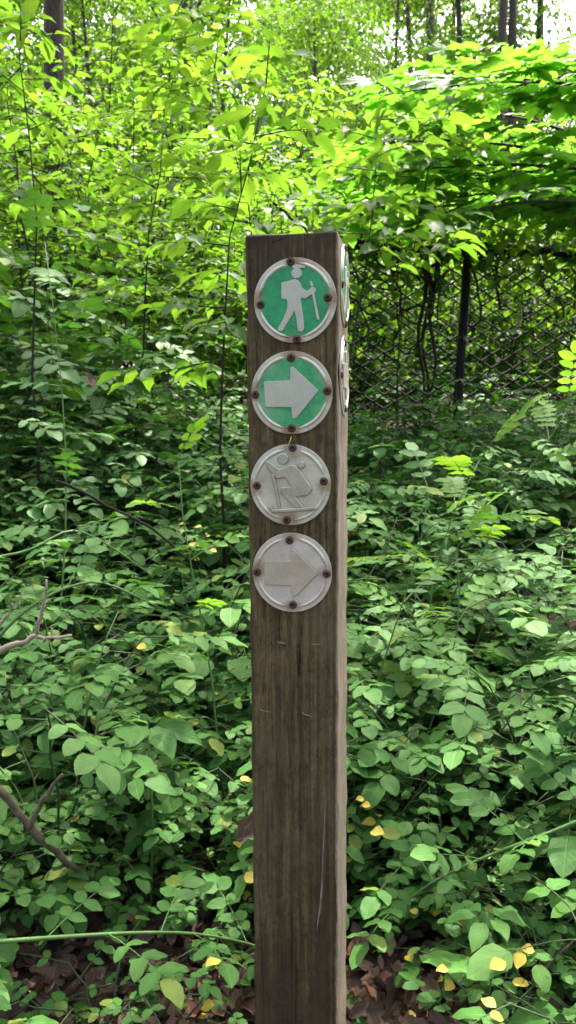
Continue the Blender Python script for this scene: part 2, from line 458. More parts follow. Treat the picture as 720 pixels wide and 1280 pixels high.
class Leaves:
    """collects leaf frames, then writes them as one foliage mesh"""
    def __init__(s):
        s.p = []; s.d = []; s.n = []; s.l = []; s.w = []

    def add(s, p, d, n, l, w):
        s.p.append(p); s.d.append(d); s.n.append(n); s.l.append(l); s.w.append(w)

    def mesh(s, name, T, rng=rs, arrays=None):
        if arrays is None:
            arrays = (np.array(s.p), np.array(s.d), np.array(s.n), np.array(s.l), np.array(s.w))
        p, d, n, l, w = arrays
        d = d / np.linalg.norm(d, axis=1, keepdims=True)
        sd = np.cross(d, n); sd /= (np.linalg.norm(sd, axis=1, keepdims=True) + 1e-9)
        n = np.cross(sd, d)
        V, UV, Fc = T
        k = len(p); nv = len(V); m = Fc.shape[1]
        X = (p[:, None, :] + sd[:, None, :] * (V[None, :, 0:1] * w[:, None, None]) + d[:, None, :] * (V[None, :, 1:2] * l[:, None, None])
             + n[:, None, :] * (V[None, :, 2:3] * l[:, None, None]))
        me = bpy.data.meshes.new(name)
        me.vertices.add(k * nv)
        me.vertices.foreach_set('co', X.reshape(-1).astype(np.float32))
        idx = (Fc[None] + (np.arange(k) * nv)[:, None, None]).reshape(-1)
        nf = k * len(Fc)
        me.loops.add(nf * m)
        me.loops.foreach_set('vertex_index', idx.astype(np.int32))
        me.polygons.add(nf)
        me.polygons.foreach_set('loop_start', (np.arange(nf) * m).astype(np.int32))
        me.polygons.foreach_set('use_smooth', np.ones(nf, bool))
        uv = me.uv_layers.new(name='leaf')
        uv.data.foreach_set('uv', np.tile(UV, (k, 1))[idx].reshape(-1).astype(np.float32))
        at = me.attributes.new('rnd', 'FLOAT', 'POINT')
        at.data.foreach_set('value', np.repeat(rng.rand(k), nv).astype(np.float32))
        me.update(calc_edges=True)
        return me


def unit(v):
    v = np.asarray(v, float)
    return v / (np.linalg.norm(v) + 1e-9)


def rot_to(az, el, roll=0.0):
    """columns: forward, left, up"""
    f = np.array([math.cos(az) * math.cos(el), math.sin(az) * math.cos(el), math.sin(el)])
    l = np.array([-math.sin(az), math.cos(az), 0])
    u = np.cross(f, l)
    l2 = l * math.cos(roll) + u * math.sin(roll)
    u2 = -l * math.sin(roll) + u * math.cos(roll)
    return np.column_stack([f, l2, u2])


def pinnate(L, S, org, M, length, pairs, ll, lw, droop, rng):
    """one compound leaf: rachis into S, leaflets into L"""
    pts = []
    for i in range(5):
        t = i / 4
        pts.append(org + M @ np.array([length * t, 0, -droop * length * t * t]))
    S.tube(pts, [0.0016, .0013, .0011, .0009, .0006], 4, False)
    for k in range(pairs):
        t = 0.36 + 0.54 * k / max(1, pairs - 1)
        q = org + M @ np.array([length * t, 0, -droop * length * t * t])
        sc = (0.72 + 0.28 * k / max(1, pairs - 1)) * rng.uniform(.88, 1.1)
        for sgn in (-1, 1):
            a = R(rng.uniform(52, 72)) * sgn
            d = M @ unit([math.cos(a), math.sin(a), rng.uniform(-.24, .04)])
            n = M @ unit([rng.uniform(-.14, .14), -sgn * rng.uniform(-.1, .2), 1])
            L.add(q, d, n, ll * sc, lw * sc)
    d = M @ unit([1, rng.uniform(-.15, .15), -2 * droop])
    L.add(pts[-1], d, M @ unit([2 * droop, rng.uniform(-.2, .2), 1]), ll * 1.2, lw * 1.18)


def under_plant(h, nst, nlv, length, pairs, ll, lw, spread, seed, lean=(0, 0)):
    """low plant: a few arching stems carrying compound leaves"""
    rng = np.random.RandomState(seed)
    L, S = Leaves(), MB()
    for k in range(nst):
        az = 2 * PI * (k + rng.uniform(-.3, .3)) / nst
        hh = h * rng.uniform(.65, 1.05)
        out = spread * rng.uniform(.5, 1.1)
        pts = []
        for i in range(7):
            t = i / 6
            r = out * (0.35 * t + 0.65 * t * t)
            pts.append(np.array([math.cos(az) * r + lean[0] * t * t, math.sin(az) * r + lean[1] * t * t, hh * (1.25 * t - 0.25 * t * t * t) - 0.03])
                       + rng.normal(0, .006, 3) * (t > 0))
        S.tube(pts, [.0035, .003, .0027, .0024, .002, .0016, .0012], 5)
        for j in range(nlv):
            t = 0.28 + 0.72 * (j + rng.uniform(-.2, .2)) / max(1, nlv - 1)
            t = min(1, t)
            f = t * 6; i = min(5, int(f)); q = pts[i] + (pts[i + 1] - pts[i]) * (f - i)
            a2 = az + (1 if j % 2 else -1) * R(rng.uniform(35, 110)) + rng.normal(0, .3)
            if j == nlv - 1:
                a2 = az + rng.normal(0, .4)
            pinnate(L, S, q, rot_to(a2, R(rng.uniform(-14, 22)), rng.normal(0, .16)), length * rng.uniform(.75, 1.15), pairs + rng.randint(-1, 1), ll * rng.uniform(.85, 1.1), lw * rng.uniform(.85, 1.1), rng.uniform(.1, .3), rng)
    return L, S


def grow(L, S, rng, base, height, lean, nbr, br_len, z0, el, ll, lw, step, stem_r, sub=2, leafpitch=-0.15, jit=0.25, stemleaf=True):
    """upright woody stem with side branches and alternate simple leaves"""
    base = np.asarray(base, float)
    pts = []
    wob = np.cumsum(rng.normal(0, .013 * height, (9, 2)), axis=0) + np.linspace(0, 1, 9)[:, None] ** 2 * rng.normal(0, .09 * height, 2)
    for i in range(9):
        t = i / 8
        pts.append(base + np.array([lean[0] * t + wob[i, 0] * t, lean[1] * t + wob[i, 1] * t, height * t]))
    S.tube(pts, [stem_r * (1 - .8 * i / 8) for i in range(9)], 6)

    def leafy(a, d, ln, n0):
        k = max(1, int(ln / step))
        for j in range(k + 1):
            t = (j + .35) / (k + .7)
            q = a + d * ln * t - np.array([0, 0, 0.12 * ln * t * t])
            sgn = 1 if j % 2 else -1
            an = R(rng.uniform(35, 65)) * sgn if j < k else 0
            h = np.array([d[0] * math.cos(an) - d[1] * math.sin(an), d[0] * math.sin(an) + d[1] * math.cos(an), d[2] * .3 + leafpitch + rng.normal(0, .15)])
            s = rng.uniform(.65, 1.12)
            L.add(q, unit(h), unit(np.array([0, 0, 1]) + rng.normal(0, jit, 3)), ll * s, lw * s)

    for b in range(nbr):
        t = z0 + (1 - z0) * (b + rng.uniform(0, .9)) / nbr
        f = min(7.999, t * 8); i = int(f); q = pts[i] + (pts[i + 1] - pts[i]) * (f - i)
        az = b * 2.4 + rng.uniform(-.5, .5)
        e = el + rng.normal(0, .2)
        d = np.array([math.cos(az) * math.cos(e), math.sin(az) * math.cos(e), math.sin(e)])
        ln = br_len * (1.15 - .75 * t) * rng.uniform(.7, 1.2)
        S.tube([q, q + d * ln * .5 - [0, 0, .03 * ln], q + d * ln - [0, 0, .12 * ln]], [stem_r * .4, stem_r * .28, stem_r * .12], 4, False)
        leafy(q + d * ln * .12, d, ln * .88, 0)
        for k in range(sub):
            tt = rng.uniform(.25, .75)
            a2 = (1 if k % 2 else -1) * R(rng.uniform(35, 60))
            d2 = unit([d[0] * math.cos(a2) - d[1] * math.sin(a2), d[0] * math.sin(a2) + d[1] * math.cos(a2), d[2] + rng.uniform(-.1, .2)])
            q2 = q + d * ln * tt - np.array([0, 0, .12 * ln * tt * tt])
            l2 = ln * rng.uniform(.3, .55)
            S.tube([q2, q2 + d2 * l2 * .5 - [0, 0, .02 * l2], q2 + d2 * l2 - [0, 0, .12 * l2]], [stem_r * .22, stem_r * .16, stem_r * .08], 3, False)
            leafy(q2, d2, l2, 0)
    if stemleaf:
        leafy(pts[-2], unit(pts[-1] - pts[-2] + 1e-4), np.linalg.norm(pts[-1] - pts[-2]) + .02, 0)
    return pts


def plant_thing(name, L, S, T, lm, sm, loc=(0, 0, 0), rz=0, sc=1, stem_name='stem'):
    r = empty(name, loc, rz, sc)
    mk('foliage', L.mesh('foliage', T), lm, r)
    mk(stem_name, S.mesh(stem_name), sm, r)
    return r


# ------------------------------------------------------------------ ground
def make_ground():
    ys = np.concatenate([np.linspace(-60, -4, 8), np.linspace(-3, 9, 80), np.linspace(9.6, 40, 40), np.linspace(45, 400, 18)])
    xs = np.concatenate([np.linspace(-400, -30, 12), np.linspace(-26, -6, 14), np.linspace(-5, 5, 66), np.linspace(6, 26, 14), np.linspace(30, 400, 12)])
    V = [(x, y, ground(x, y)) for y in ys for x in xs]
    nx = len(xs)
    Fc = [(j * nx + i, j * nx + i + 1, (j + 1) * nx + i + 1, (j + 1) * nx + i) for j in range(len(ys) - 1) for i in range(nx - 1)]
    me = bpy.data.meshes.new('ground')
    me.from_pydata(V, [], Fc)
    me.polygons.foreach_set('use_smooth', [True] * len(Fc))
    tag(mk('ground', me, M_soil), kind='structure')


make_ground()


def make_litter():
    k = 26000
    y = 0.5 + 6.5 * rs.rand(k) ** 1.4
    x = (rs.rand(k) - .5) * 2 * (0.45 * y + .7)
    z = np.array([ground(a, b) for a, b in zip(x, y)]) + rs.uniform(.002, .035, k)
    p = np.column_stack([x, y, z])
    az = rs.rand(k) * 2 * PI
    d = np.column_stack([np.cos(az), np.sin(az), rs.normal(0, .35, k)])
    n = np.column_stack([rs.normal(0, .5, k), rs.normal(0, .5, k), np.ones(k) * np.where(rs.rand(k) < .5, 1, -1)])
    l = rs.uniform(.022, .06, k); w = l * rs.uniform(.4, .85, k)
    tag(mk('leaf_litter', Leaves().mesh('leaf_litter', T_dead, arrays=(p, d, n, l, w)), M_litter), 'brown dead leaves carpeting the forest floor under the plants', 'leaf litter', kind='stuff')


make_litter()

# ------------------------------------------------------------------ trail post
W = 0.14
YAW, TILT = R(-9.6), R(-0.36)
front = np.array([0.0145, 1.225])
pc = front + 0.07 * np.array([math.sin(-YAW), math.cos(YAW)])
POST_H = P(367, 291, 1.225)[2]
POST = Matrix.Translation((pc[0] + 0.0, pc[1], 0)) @ Matrix.Rotation(TILT, 4, 'Y') @ Matrix.Rotation(YAW, 4, 'Z')


def make_post():
    bm = bmesh.new()
    h = W / 2
    bmesh.ops.create_cube(bm, size=1)
    for v in bm.verts:
        v.co = Vector((v.co.x * W, v.co.y * W, -0.35 if v.co.z < 0 else POST_H))
    up = [e for e in bm.edges if abs(e.verts[0].co.z - e.verts[1].co.z) > .5]
    right_front = [e for e in up if e.verts[0].co.x > 0 and e.verts[0].co.y < 0]
    bmesh.ops.bevel(bm, geom=right_front, offset=.003, segments=2, affect='EDGES', profile=.5)
    rest = [e for e in bm.edges if abs(e.verts[0].co.z - e.verts[1].co.z) > .5 and not (e.verts[0].co.x > .02 and e.verts[0].co.y < -.02)]
    bmesh.ops.bevel(bm, geom=rest, offset=.004, segments=2, affect='EDGES', profile=.5)
    top = [e for e in bm.edges if e.verts[0].co.z > 1 and e.verts[1].co.z > 1]
    bmesh.ops.bevel(bm, geom=top, offset=.0035, segments=2, affect='EDGES', profile=.5)
    # cut into slices and wear the corners so the silhouette is not ruled
    for k in range(1, 110):
        z = -0.35 + (POST_H + .33) * k / 110
        bmesh.ops.bisect_plane(bm, geom=bm.verts[:] + bm.edges[:] + bm.faces[:], plane_co=(0, 0, z), plane_no=(0, 0, 1))
    rg = np.random.RandomState(3)
    ph = rg.rand(6) * 6
    for v in bm.verts:
        z = v.co.z
        if abs(v.co.x) > .055 and abs(v.co.y) > .055:
            q = .0007 * math.sin(z * 31 + ph[0] + 3 * (v.co.x > 0)) + .0006 * math.sin(z * 67 + ph[1] + 2 * (v.co.y > 0)) + rg.normal(0, .0003)
            v.co.x += q * (1 if v.co.x < 0 else -1)
            v.co.y -= abs(q) * .5 * (1 if v.co.y > 0 else -1)
        if z > POST_H - .01:
            v.co.z += .0012 * math.sin(v.co.x * 90) + rg.normal(0, .0006)
    for f in bm.faces:
        f.smooth = True
    me = bpy.data.meshes.new('trail_post')
    bm.to_mesh(me); bm.free()
    o = mk('trail_post', me, M_wood)
    o.matrix_world = POST
    md = o.modifiers.new('w', 'WEIGHTED_NORMAL')
    tag(o, 'square weathered wooden post carrying round metal trail signs', 'post')
    return o


post = make_post()
M_crack = rough_mat("crack_dark", (0.006, 0.004, 0.003), (0.014, 0.01, 0.007), 60, rough=0.95)
M_scrape = rough_mat("scraped_wood", (0.07, 0.06, 0.04), (0.24, 0.22, 0.18), 220, (1, 1, .25), 0.9)


def post_marks():
    """scratches, splits and staples on the front face, as real slivers on the wood"""
    rg = np.random.RandomState(5)

    def sliver(name, pts, ws, mat, th=.0006):
        mb = MB()
        for i, ((x, z), w) in enumerate(zip(pts, ws)):
            for sx, yy in ((-1, 0.001), (-.5, -th), (.5, -th), (1, 0.001)):
                mb.v.append(np.array([x + sx * w, -W / 2 + yy, z]))
        for i in range(len(pts) - 1):
            for k in range(3):
                a = i * 4 + k
                mb.f.append((a, a + 1, a + 5, a + 4))
        return mk(name, mb.mesh(name), mat, post)

    def zz(v):
        return P(367, v, 1.225)[2]

    def xx(u, v):
        s = 1.2 + (v - 290) / 990 * .14
        return (u - (367 + 5 * (v - 290) / 990)) / F * s / math.cos(YAW)
    path = [(410, 980), (408, 1010), (406, 1040), (405, 1075), (404, 1105), (401, 1135), (398, 1160)]
    sliver('pale_scratch', [(xx(u, v) + rg.normal(0, .0003), zz(v)) for u, v in path], [.0003, .0009, .0013, .0009, .0016, .0024, .0004], M_scrape, .0003)
    sliver('split', [(xx(376, 805), zz(805)), (xx(377, 822), zz(822)), (xx(376, 840), zz(840)), (xx(375, 848), zz(848))], [.0004, .0019, .0016, .0003], M_crack)
    sliver('split', [(xx(378, 780), zz(780)), (xx(379, 795), zz(795)), (xx(377, 808), zz(808))], [.0003, .0007, .0003], M_crack)
    sliver('split', [(xx(373.5, 812), zz(812)), (xx(374, 826), zz(826)), (xx(374.5, 838), zz(838))], [.0003, .0009, .0003], M_crack)
    sliver('split', [(xx(368, 850), zz(850)), (xx(369, 868), zz(868)), (xx(368.5, 884), zz(884))], [.0002, .0004, .0002], M_crack)
    sliver('split', [(xx(366, 1130), zz(1130)), (xx(367, 1170), zz(1170)), (xx(366, 1215), zz(1215))], [.0002, .0006, .0002], M_crack)
    sliver('split', [(xx(362, 440), zz(432)), (xx(362.5, 436), zz(437))], [.0003, .0003], M_crack)
    sliver('split', [(xx(352, 765), zz(765)), (xx(351, 785), zz(785)), (xx(352, 800), zz(800))], [.0002, .0005, .0002], M_crack)
    sliver('gouge', [(xx(352, 807), zz(806)), (xx(356, 808), zz(807)), (xx(359, 809), zz(808))], [.0002, .0011, .0003], M_crack)
    sliver('gouge', [(xx(379, 893), zz(892)), (xx(384, 896), zz(894)), (xx(389, 897), zz(896))], [.0003, .0016, .0003], M_crack)
    for a, b in (((349, 803), (359, 805)), ((391, 805), (403, 804)), ((328, 889), (341, 892)), ((379, 889), (392, 895))):
        mb = MB()
        mb.tube([np.array([xx(*a), -W / 2 + .001, zz(a[1])]), np.array([xx(*a) * .8 + xx(*b) * .2, -W / 2 - .0014, zz((a[1] + b[1]) / 2 - .5)]), np.array([xx(*b), -W / 2 + .001, zz(b[1])])], .0007, 5)
        mk('staple', mb.mesh('staple'), M_dead, post)
    # dark gouge close under the top
    sliver('gouge', [(xx(343, 302), zz(302)), (xx(351, 300), zz(299.5)), (xx(359, 297), zz(296))], [.001, .0022, .0006], M_crack)


post_marks()

# ------------------------------------------------------------------ signs
SR = 0.0622
_tmpc = []


def extrude_outline(polys, ext, bev, name, off=None):
    """closed 2D outlines -> one raised mesh with a rounded edge"""
    cu = bpy.data.curves.new(name, 'CURVE')
    cu.dimensions = '2D'; cu.fill_mode = 'BOTH'; cu.extrude = ext; cu.bevel_depth = bev; cu.bevel_resolution = 2; cu.offset = -bev * .6 if off is None else off
    mbv, mbf = [], []
    dg = bpy.context.evaluated_depsgraph_get()
    ob = bpy.data.objects.new(name, cu)
    COL.objects.link(ob)
    for i, poly in enumerate(polys):
        cu.splines.clear()
        cu.extrude = ext + .00006 * i
        sp = cu.splines.new('POLY')
        sp.points.add(len(poly) - 1)
        for p, (x, y) in zip(sp.points, poly):
            p.co = (x, y, 0, 1)
        sp.use_cyclic_u = True
        dg.update()
        me = bpy.data.meshes.new_from_object(ob.evaluated_get(dg))
        k = len(mbv)
        mbv += [tuple(v.co) for v in me.vertices]
        mbf += [tuple(k + j for j in p.vertices) for p in me.polygons]
        bpy.data.meshes.remove(me)
    bpy.data.objects.remove(ob); bpy.data.curves.remove(cu)
    me = bpy.data.meshes.new(name)
    me.from_pydata(mbv, [], mbf)
    me.update()
    return me


def circ(cx, cy, r, n=28):
    return [(cx + r * math.cos(2 * PI * i / n), cy + r * math.sin(2 * PI * i / n)) for i in range(n)]


def round_poly(p, r, n=4):
    """round the corners of a closed outline"""
    out = []
    k = len(p)
    for i in range(k):
        a, b, c = (np.array(p[j % k], float) for j in (i - 1, i, i + 1))
        la, lc = np.linalg.norm(a - b), np.linalg.norm(c - b)
        q = min(r, la * .45, lc * .45)
        s = b + (a - b) / la * q; e = b + (c - b) / lc * q
        for t in np.linspace(0, 1, n):
            out.append(tuple((1 - t) ** 2 * s + 2 * t * (1 - t) * b + t * t * e))
    return out


def bar(a, b, w):
    a, b = np.array(a, float), np.array(b, float)
    d = unit(b - a); n = np.array([-d[1], d[0]]) * w / 2
    out = []
    for t in np.linspace(-PI / 2, PI / 2, 6):
        out.append(tuple(b + d * math.cos(t) * w / 2 - n * -math.sin(t)))
    for t in np.linspace(PI / 2, 3 * PI / 2, 6):
        out.append(tuple(a + d * math.cos(t) * w / 2 + n * math.sin(t)))
    return out


def disc_mesh(name, r, th, y0, n=96, rim=.0009):
    mb = MB()
    prof = [(0, y0 + th), (r - rim, y0 + th), (r - rim * .3, y0 + th - rim * .3), (r, y0 + th - rim), (r, y0)]
    for (q, z) in prof[1:]:
        for k in range(n):
            t = 2 * PI * k / n
            mb.v.append(np.array([q * math.cos(t), q * math.sin(t), z]))
    for i in range(len(prof) - 2):
        for k in range(n):
            k2 = (k + 1) % n
            mb.f.append((i * n + k, (i + 1) * n + k, (i + 1) * n + k2, i * n + k2))
    mb.f.append(tuple(range(n)))
    mb.f.append(tuple(reversed(range(3 * n, 4 * n))))
    me = mb.mesh(name, False)
    return me


def screw(parent, x, y, z0, rng):
    n = 20
    mb = MB()
    r = .0062
    prof = [(r, 0), (r, .0012), (r * .93, .0023), (r * .72, .0031), (r * .48, .0034), (r * .42, .0033), (r * .4, .0016)]
    for q, z in prof:
        for k in range(n):
            t = 2 * PI * k / n
            mb.v.append(np.array([q * math.cos(t), q * math.sin(t), z]))
    for i in range(len(prof) - 1):
        for k in range(n):
            k2 = (k + 1) % n
            mb.f.append((i * n + k, i * n + k2, (i + 1) * n + k2, (i + 1) * n + k))
    o = mk('screw', mb.mesh('screw'), M_screw, parent)
    o.location = (x, y, z0); o.rotation_euler = (rng.normal(0, .04), rng.normal(0, .04), rng.rand() * 6)
    soc = MB()
    soc.v = [np.array([r * .41 * math.cos(PI * k / 3), r * .41 * math.sin(PI * k / 3), .0017]) for k in range(6)]
    soc.f = [tuple(range(6))]
    mk('socket', soc.mesh('socket', False), M_recess, o)


HEX = {}


def make_sign(name, screws, polys, field, plate_mat, pict_mat, rim_mat, label, rngseed, pic_ext=.0011, edge_shade=0):
    """sign frame: x right, y up, z out of the post"""
    rng = np.random.RandomState(rngseed)
    r = empty(name)
    tag(r, label, 'trail sign')
    mk('plate', disc_mesh('plate', SR, .0022, 0.0006), plate_mat, r)
    if field:
        mk('painted_field', disc_mesh('painted_field', SR * .83, .0005, .0028, 80, .0002), field, r)
    angs = sorted(math.atan2(y, x) % (2 * PI) for x, y in screws)
    for i in range(4):
        a0 = angs[i] + .19; a1 = (angs[(i + 1) % 4] if i < 3 else angs[0] + 2 * PI) - .19
        mb = MB()
        k = 26
        mb.tube([np.array([SR * .865 * math.cos(a0 + (a1 - a0) * j / k), SR * .865 * math.sin(a0 + (a1 - a0) * j / k), .0028]) for j in range(k + 1)],
                [.0028 * (.25 + .75 * min(1, 6 * min(j, k - j) / k)) for j in range(k + 1)], 8)
        for v in mb.v:
            v[2] = .0028 + (v[2] - .0028) * .75
        mk('raised_rim', mb.mesh('raised_rim'), rim_mat, r)
    z = .0033 if field else .0028
    me = extrude_outline([[(x * SR, y * SR) for x, y in pl] for pl in polys], pic_ext * .35, .0004 + pic_ext * .3, 'pictogram')
    o = mk('pictogram', me, pict_mat, r)
    o.location = (0, 0, z + pic_ext * .45)
    if edge_shade:  # dark outline sheet standing in for the shade line around the relief
        g = mk('shade_line', extrude_outline([[(x * SR, y * SR) for x, y in pl] for pl in polys], .0001, 0, 'shade_line', edge_shade), M_edge_shade, r)
        g.location = (0, 0, z + .0002)
    for x, y in screws:
        screw(r, x * SR, y * SR, .0026, rng)
    return r


def nrm(pts, cx, cy, rx, ry=None):
    ry = ry or rx
    return [((x - cx) / rx, -(y - cy) / ry) for x, y in pts]


c1 = (340, 313, 288, 302)
hiker = round_poly([(248, 187), (300, 176), (320, 169), (345, 165), (366, 176), (382, 200), (388, 224), (422, 252), (446, 240), (450, 226), (470, 224), (486, 242), (482, 262), (455, 276), (416, 302), (396, 300), (384, 291),
                    (381, 315), (386, 350), (398, 430), (404, 515), (394, 533), (370, 534), (361, 520), (352, 440), (337, 382), (325, 410), (290, 465), (256, 524), (240, 531), (222, 520), (223, 506), (256, 450), (281, 390), (292, 350), (288, 312), (276, 303), (248, 298)], 9)
stick_lo = bar((467, 268), (501, 448), 15)
stick_up = bar((452, 191), (459, 214), 15)
hik = [nrm(p, *c1) for p in (hiker, circ(354, 119, 37), round_poly([(336, 77), (408, 83), (408, 92), (350, 92)], 4, 3), stick_lo, stick_up)]
hik[2] = nrm(round_poly([(326, 68), (370, 64), (411, 76), (411, 90), (326, 88)], 5, 3), *c1)
hik[1] = nrm(circ(354, 124, 36), *c1)
sc1 = nrm([(312, 40), (567, 300), (352, 588), (100, 335)], *c1)
c2 = (345, 335, 303)
arr2 = [nrm(round_poly([(142, 252), (338, 246), (338, 150), (356, 146), (545, 322), (380, 518), (352, 523), (345, 438), (150, 438)], 8), *c2)]
sc2 = nrm([(342, 83), (608, 323), (343, 593), (73, 345)], *c2)
c3 = (342, 390, 308)
ski_body = round_poly([(160, 214), (176, 210), (262, 274), (345, 238), (375, 238), (422, 285), (492, 388), (508, 420), (492, 450), (460, 468), (378, 476), (444, 556), (380, 562), (268, 442), (270, 408), (358, 402), (305, 326), (242, 342), (205, 300), (166, 255)], 12)
ski = [nrm(p, *c3) for p in (ski_body, circ(290, 192, 40), circ(428, 236, 26), bar((212, 318), (256, 548), 17), bar((214, 590), (528, 566), 22), bar((190, 556), (208, 586), 15))]
sc3 = nrm([(362, 110), (598, 360), (315, 658), (85, 397)], *c3)
c4 = (330, 787, 207)
arr4 = [nrm(round_poly([(187, 728), (322, 724), (325, 664), (338, 660), (466, 784), (352, 906), (331, 908), (328, 852), (190, 852)], 6), *c4)]
sc4 = nrm([(319, 618), (510, 788), (335, 955), (148, 788)], *c4)


def front_mat(u, v):
    z = P(367, v, 1.225)[2]
    s = 1.2 + (v - 290) / 990 * .14
    x = (u - (367 + 5 * (v - 290) / 990)) / F * s
    return POST @ Matrix.Translation((x, -W / 2, z)) @ Matrix.Rotation(PI / 2, 4, 'X')


def side_mat(v, dy):
    z = P(367, v, 1.295)[2]
    return POST @ Matrix.Translation((W / 2, dy, z)) @ Matrix.Rotation(PI / 2, 4, 'Z') @ Matrix.Rotation(PI / 2, 4, 'X')


s1 = make_sign('trail_sign', sc1, hik, M_green, M_alu, M_pict, M_rim, 'green round sign with walking hiker figure, topmost on the post front', 1)
s1.matrix_world = front_mat(371.5, 376)
s2 = make_sign('trail_sign', sc2, arr2, M_greenf, M_alu, M_pict, M_rim, 'faded green round sign with right-pointing arrow below the hiker sign', 2)
s2.matrix_world = front_mat(367.3, 491)
s3 = make_sign('trail_sign', sc3, ski, None, M_alu2, M_skier, M_alu2, 'bare grey round sign embossed with a crouching skier', 3, .0032, .0009)
s3.matrix_world = front_mat(365.5, 606)
s4 = make_sign('trail_sign', sc4, arr4, None, M_alu3, M_arrow, M_rim, 'bare grey round sign with right-pointing arrow, lowest on the post front', 4, .0022, .0008)
s4.matrix_world = front_mat(367.5, 715.5)
s5 = copy_tree(s1); s5.matrix_world = side_mat(360, .0)
tag(s5, 'green round sign on the right side of the post, seen nearly edge-on')
s6 = copy_tree(s4); s6.matrix_world = side_mat(471, -.004)
tag(s6, 'grey round sign on the right side of the post, below the edge-on green one')

# ------------------------------------------------------------------ undergrowth
protos = []
specs = [(.42, 6, 6, .165, 3, .044, .031, .26), (.5, 6, 7, .18, 4, .043, .029, .28), (.36, 6, 5, .155, 3, .041, .03, .24), (.58, 5, 8, .175, 4, .047, .031, .26),
         (.46, 7, 6, .17, 3, .051, .036, .32), (.3, 5, 5, .14, 3, .038, .028, .2), (.52, 6, 7, .165, 3, .044, .032, .32), (.4, 6, 7, .17, 4, .041, .028, .3),
         (.4, 6, 5, .16, 2, .066, .046, .28), (.34, 5, 5, .14, 1, .072, .052, .24)]
for i, sp in enumerate(specs):
    protos.append((sp[0], under_plant(*sp, seed=100 + i)))
proto_mesh = [(h, L.mesh('foliage', T_oval), S.mesh('stem')) for h, (L, S) in protos]
for _, f, s in proto_mesh:
    f.materials.append(M_under); s.materials.append(M_dstem)


def put_proto(k, loc, rz, sc, name, label, cat, group):
    r = empty(name, loc, rz, sc)
    mk('foliage', proto_mesh[k][1], None, r)
    mk('stem', proto_mesh[k][2], None, r)
    return tag(r, label, cat, group)


placed = []
rg = np.random.RandomState(21)
tries = 0
while len(placed) < 292 and tries < 20000:
    tries += 1
    y = 1.12 + 4.9 * rg.rand() ** 1.15
    x = (rg.rand() - .5) * 2 * (0.40 * y + .30)
    mind = (.175 if y < 2.1 else .15 + .023 * y)
    if y < 1.85 and abs(x - .05) < .27:
        continue
    if y < 1.62 and abs(x - .04) < .46:
        continue
    # patches where the leaf litter shows through
    if any((x - a) ** 2 + (y - b) ** 2 < c * c for a, b, c in ((-.25, 1.75, .2), (-.62, 2.1, .16), (.62, 1.5, .16), (.75, 2.4, .15), (.22, 1.65, .14), (-.5, 1.44, .24), (-.45, 1.2, .2))):
        continue
    if any((x - a) ** 2 + (y - b) ** 2 < mind * mind for a, b in placed):
        continue
    placed.append((x, y))
    if y < 1.45:
        k = [5, 2, 0, 9][rg.randint(4)]; sc = rg.uniform(.95, 1.25)
    else:
        k = rg.randint(10); sc = rg.uniform(.85, 1.25) * (1 + .07 * (y - 2)) * (1.12 if y > 2.4 else 1)
    side = 'left' if x < .05 else 'right'
    dist = 'near' if y < 2.1 else ('mid' if y < 3.6 else 'far')
    lab = {('near', 'left'): 'low leafy plant over brown litter, lower left of the post',
           ('near', 'right'): 'low leafy plant over brown litter, lower right of the post',
           ('mid', 'left'): 'green compound-leaved plant in the crowded thicket left of the post',
           ('mid', 'right'): 'green compound-leaved plant in the crowded thicket right of the post',
           ('far', 'left'): 'small-looking green plant up the slope at left, before the bright bushes',
           ('far', 'right'): 'small-looking green plant in front of the wire fence base'}[(dist, side)]
    grp = {'near': 'low plants at the foot of the ', 'mid': 'thicket plants ', 'far': 'slope plants '}[dist] + {'near': 'slope, ', 'mid': '', 'far': ''}[dist] + side + ' of the post'
    put_proto(k, (x, y, ground(x, y)), rg.rand() * 6.28, sc, 'undergrowth_plant', lab, 'plant', grp)

small = []
for i in range(3):
    L, S = under_plant(.15 + .04 * i, 6, 4, .095 + .01 * i, 3, .03, .023, .17, seed=170 + i)
    f, s = L.mesh('foliage', T_oval), S.mesh('stem')
    f.materials.append(M_under); s.materials.append(M_dstem)
    small.append((f, s))
spl = []
tries = 0
while len(spl) < 60 and tries < 6000:
    tries += 1
    y = rg.uniform(1.36, 2.5); x = (rg.rand() - .5) * 2 * (.4 * y + .1)
    if (y < 1.6 and abs(x - .03) < .22) or any((x - a) ** 2 + (y - b) ** 2 < c * c for a, b, c in ((-.52, 1.52, .2), (-.2, 1.62, .13), (.3, 1.55, .13), (.62, 1.5, .13))) or any((x - a) ** 2 + (y - b) ** 2 < .0121 for a, b in spl):
        continue
    spl.append((x, y))
    r = empty('seedling', (x, y, ground(x, y)), rg.rand() * 6.28, rg.uniform(.75, 1.2))
    f, s = small[rg.randint(3)]
    mk('foliage', f, None, r); mk('stem', s, None, r)
    if x < .03:
        tag(r, 'tiny-leaved green seedling growing low in the brown litter left of the post', 'seedling', 'small seedlings in the litter left of the post')
    else:
        tag(r, 'tiny-leaved green seedling growing low in the brown litter right of the post', 'seedling', 'small seedlings in the litter right of the post')

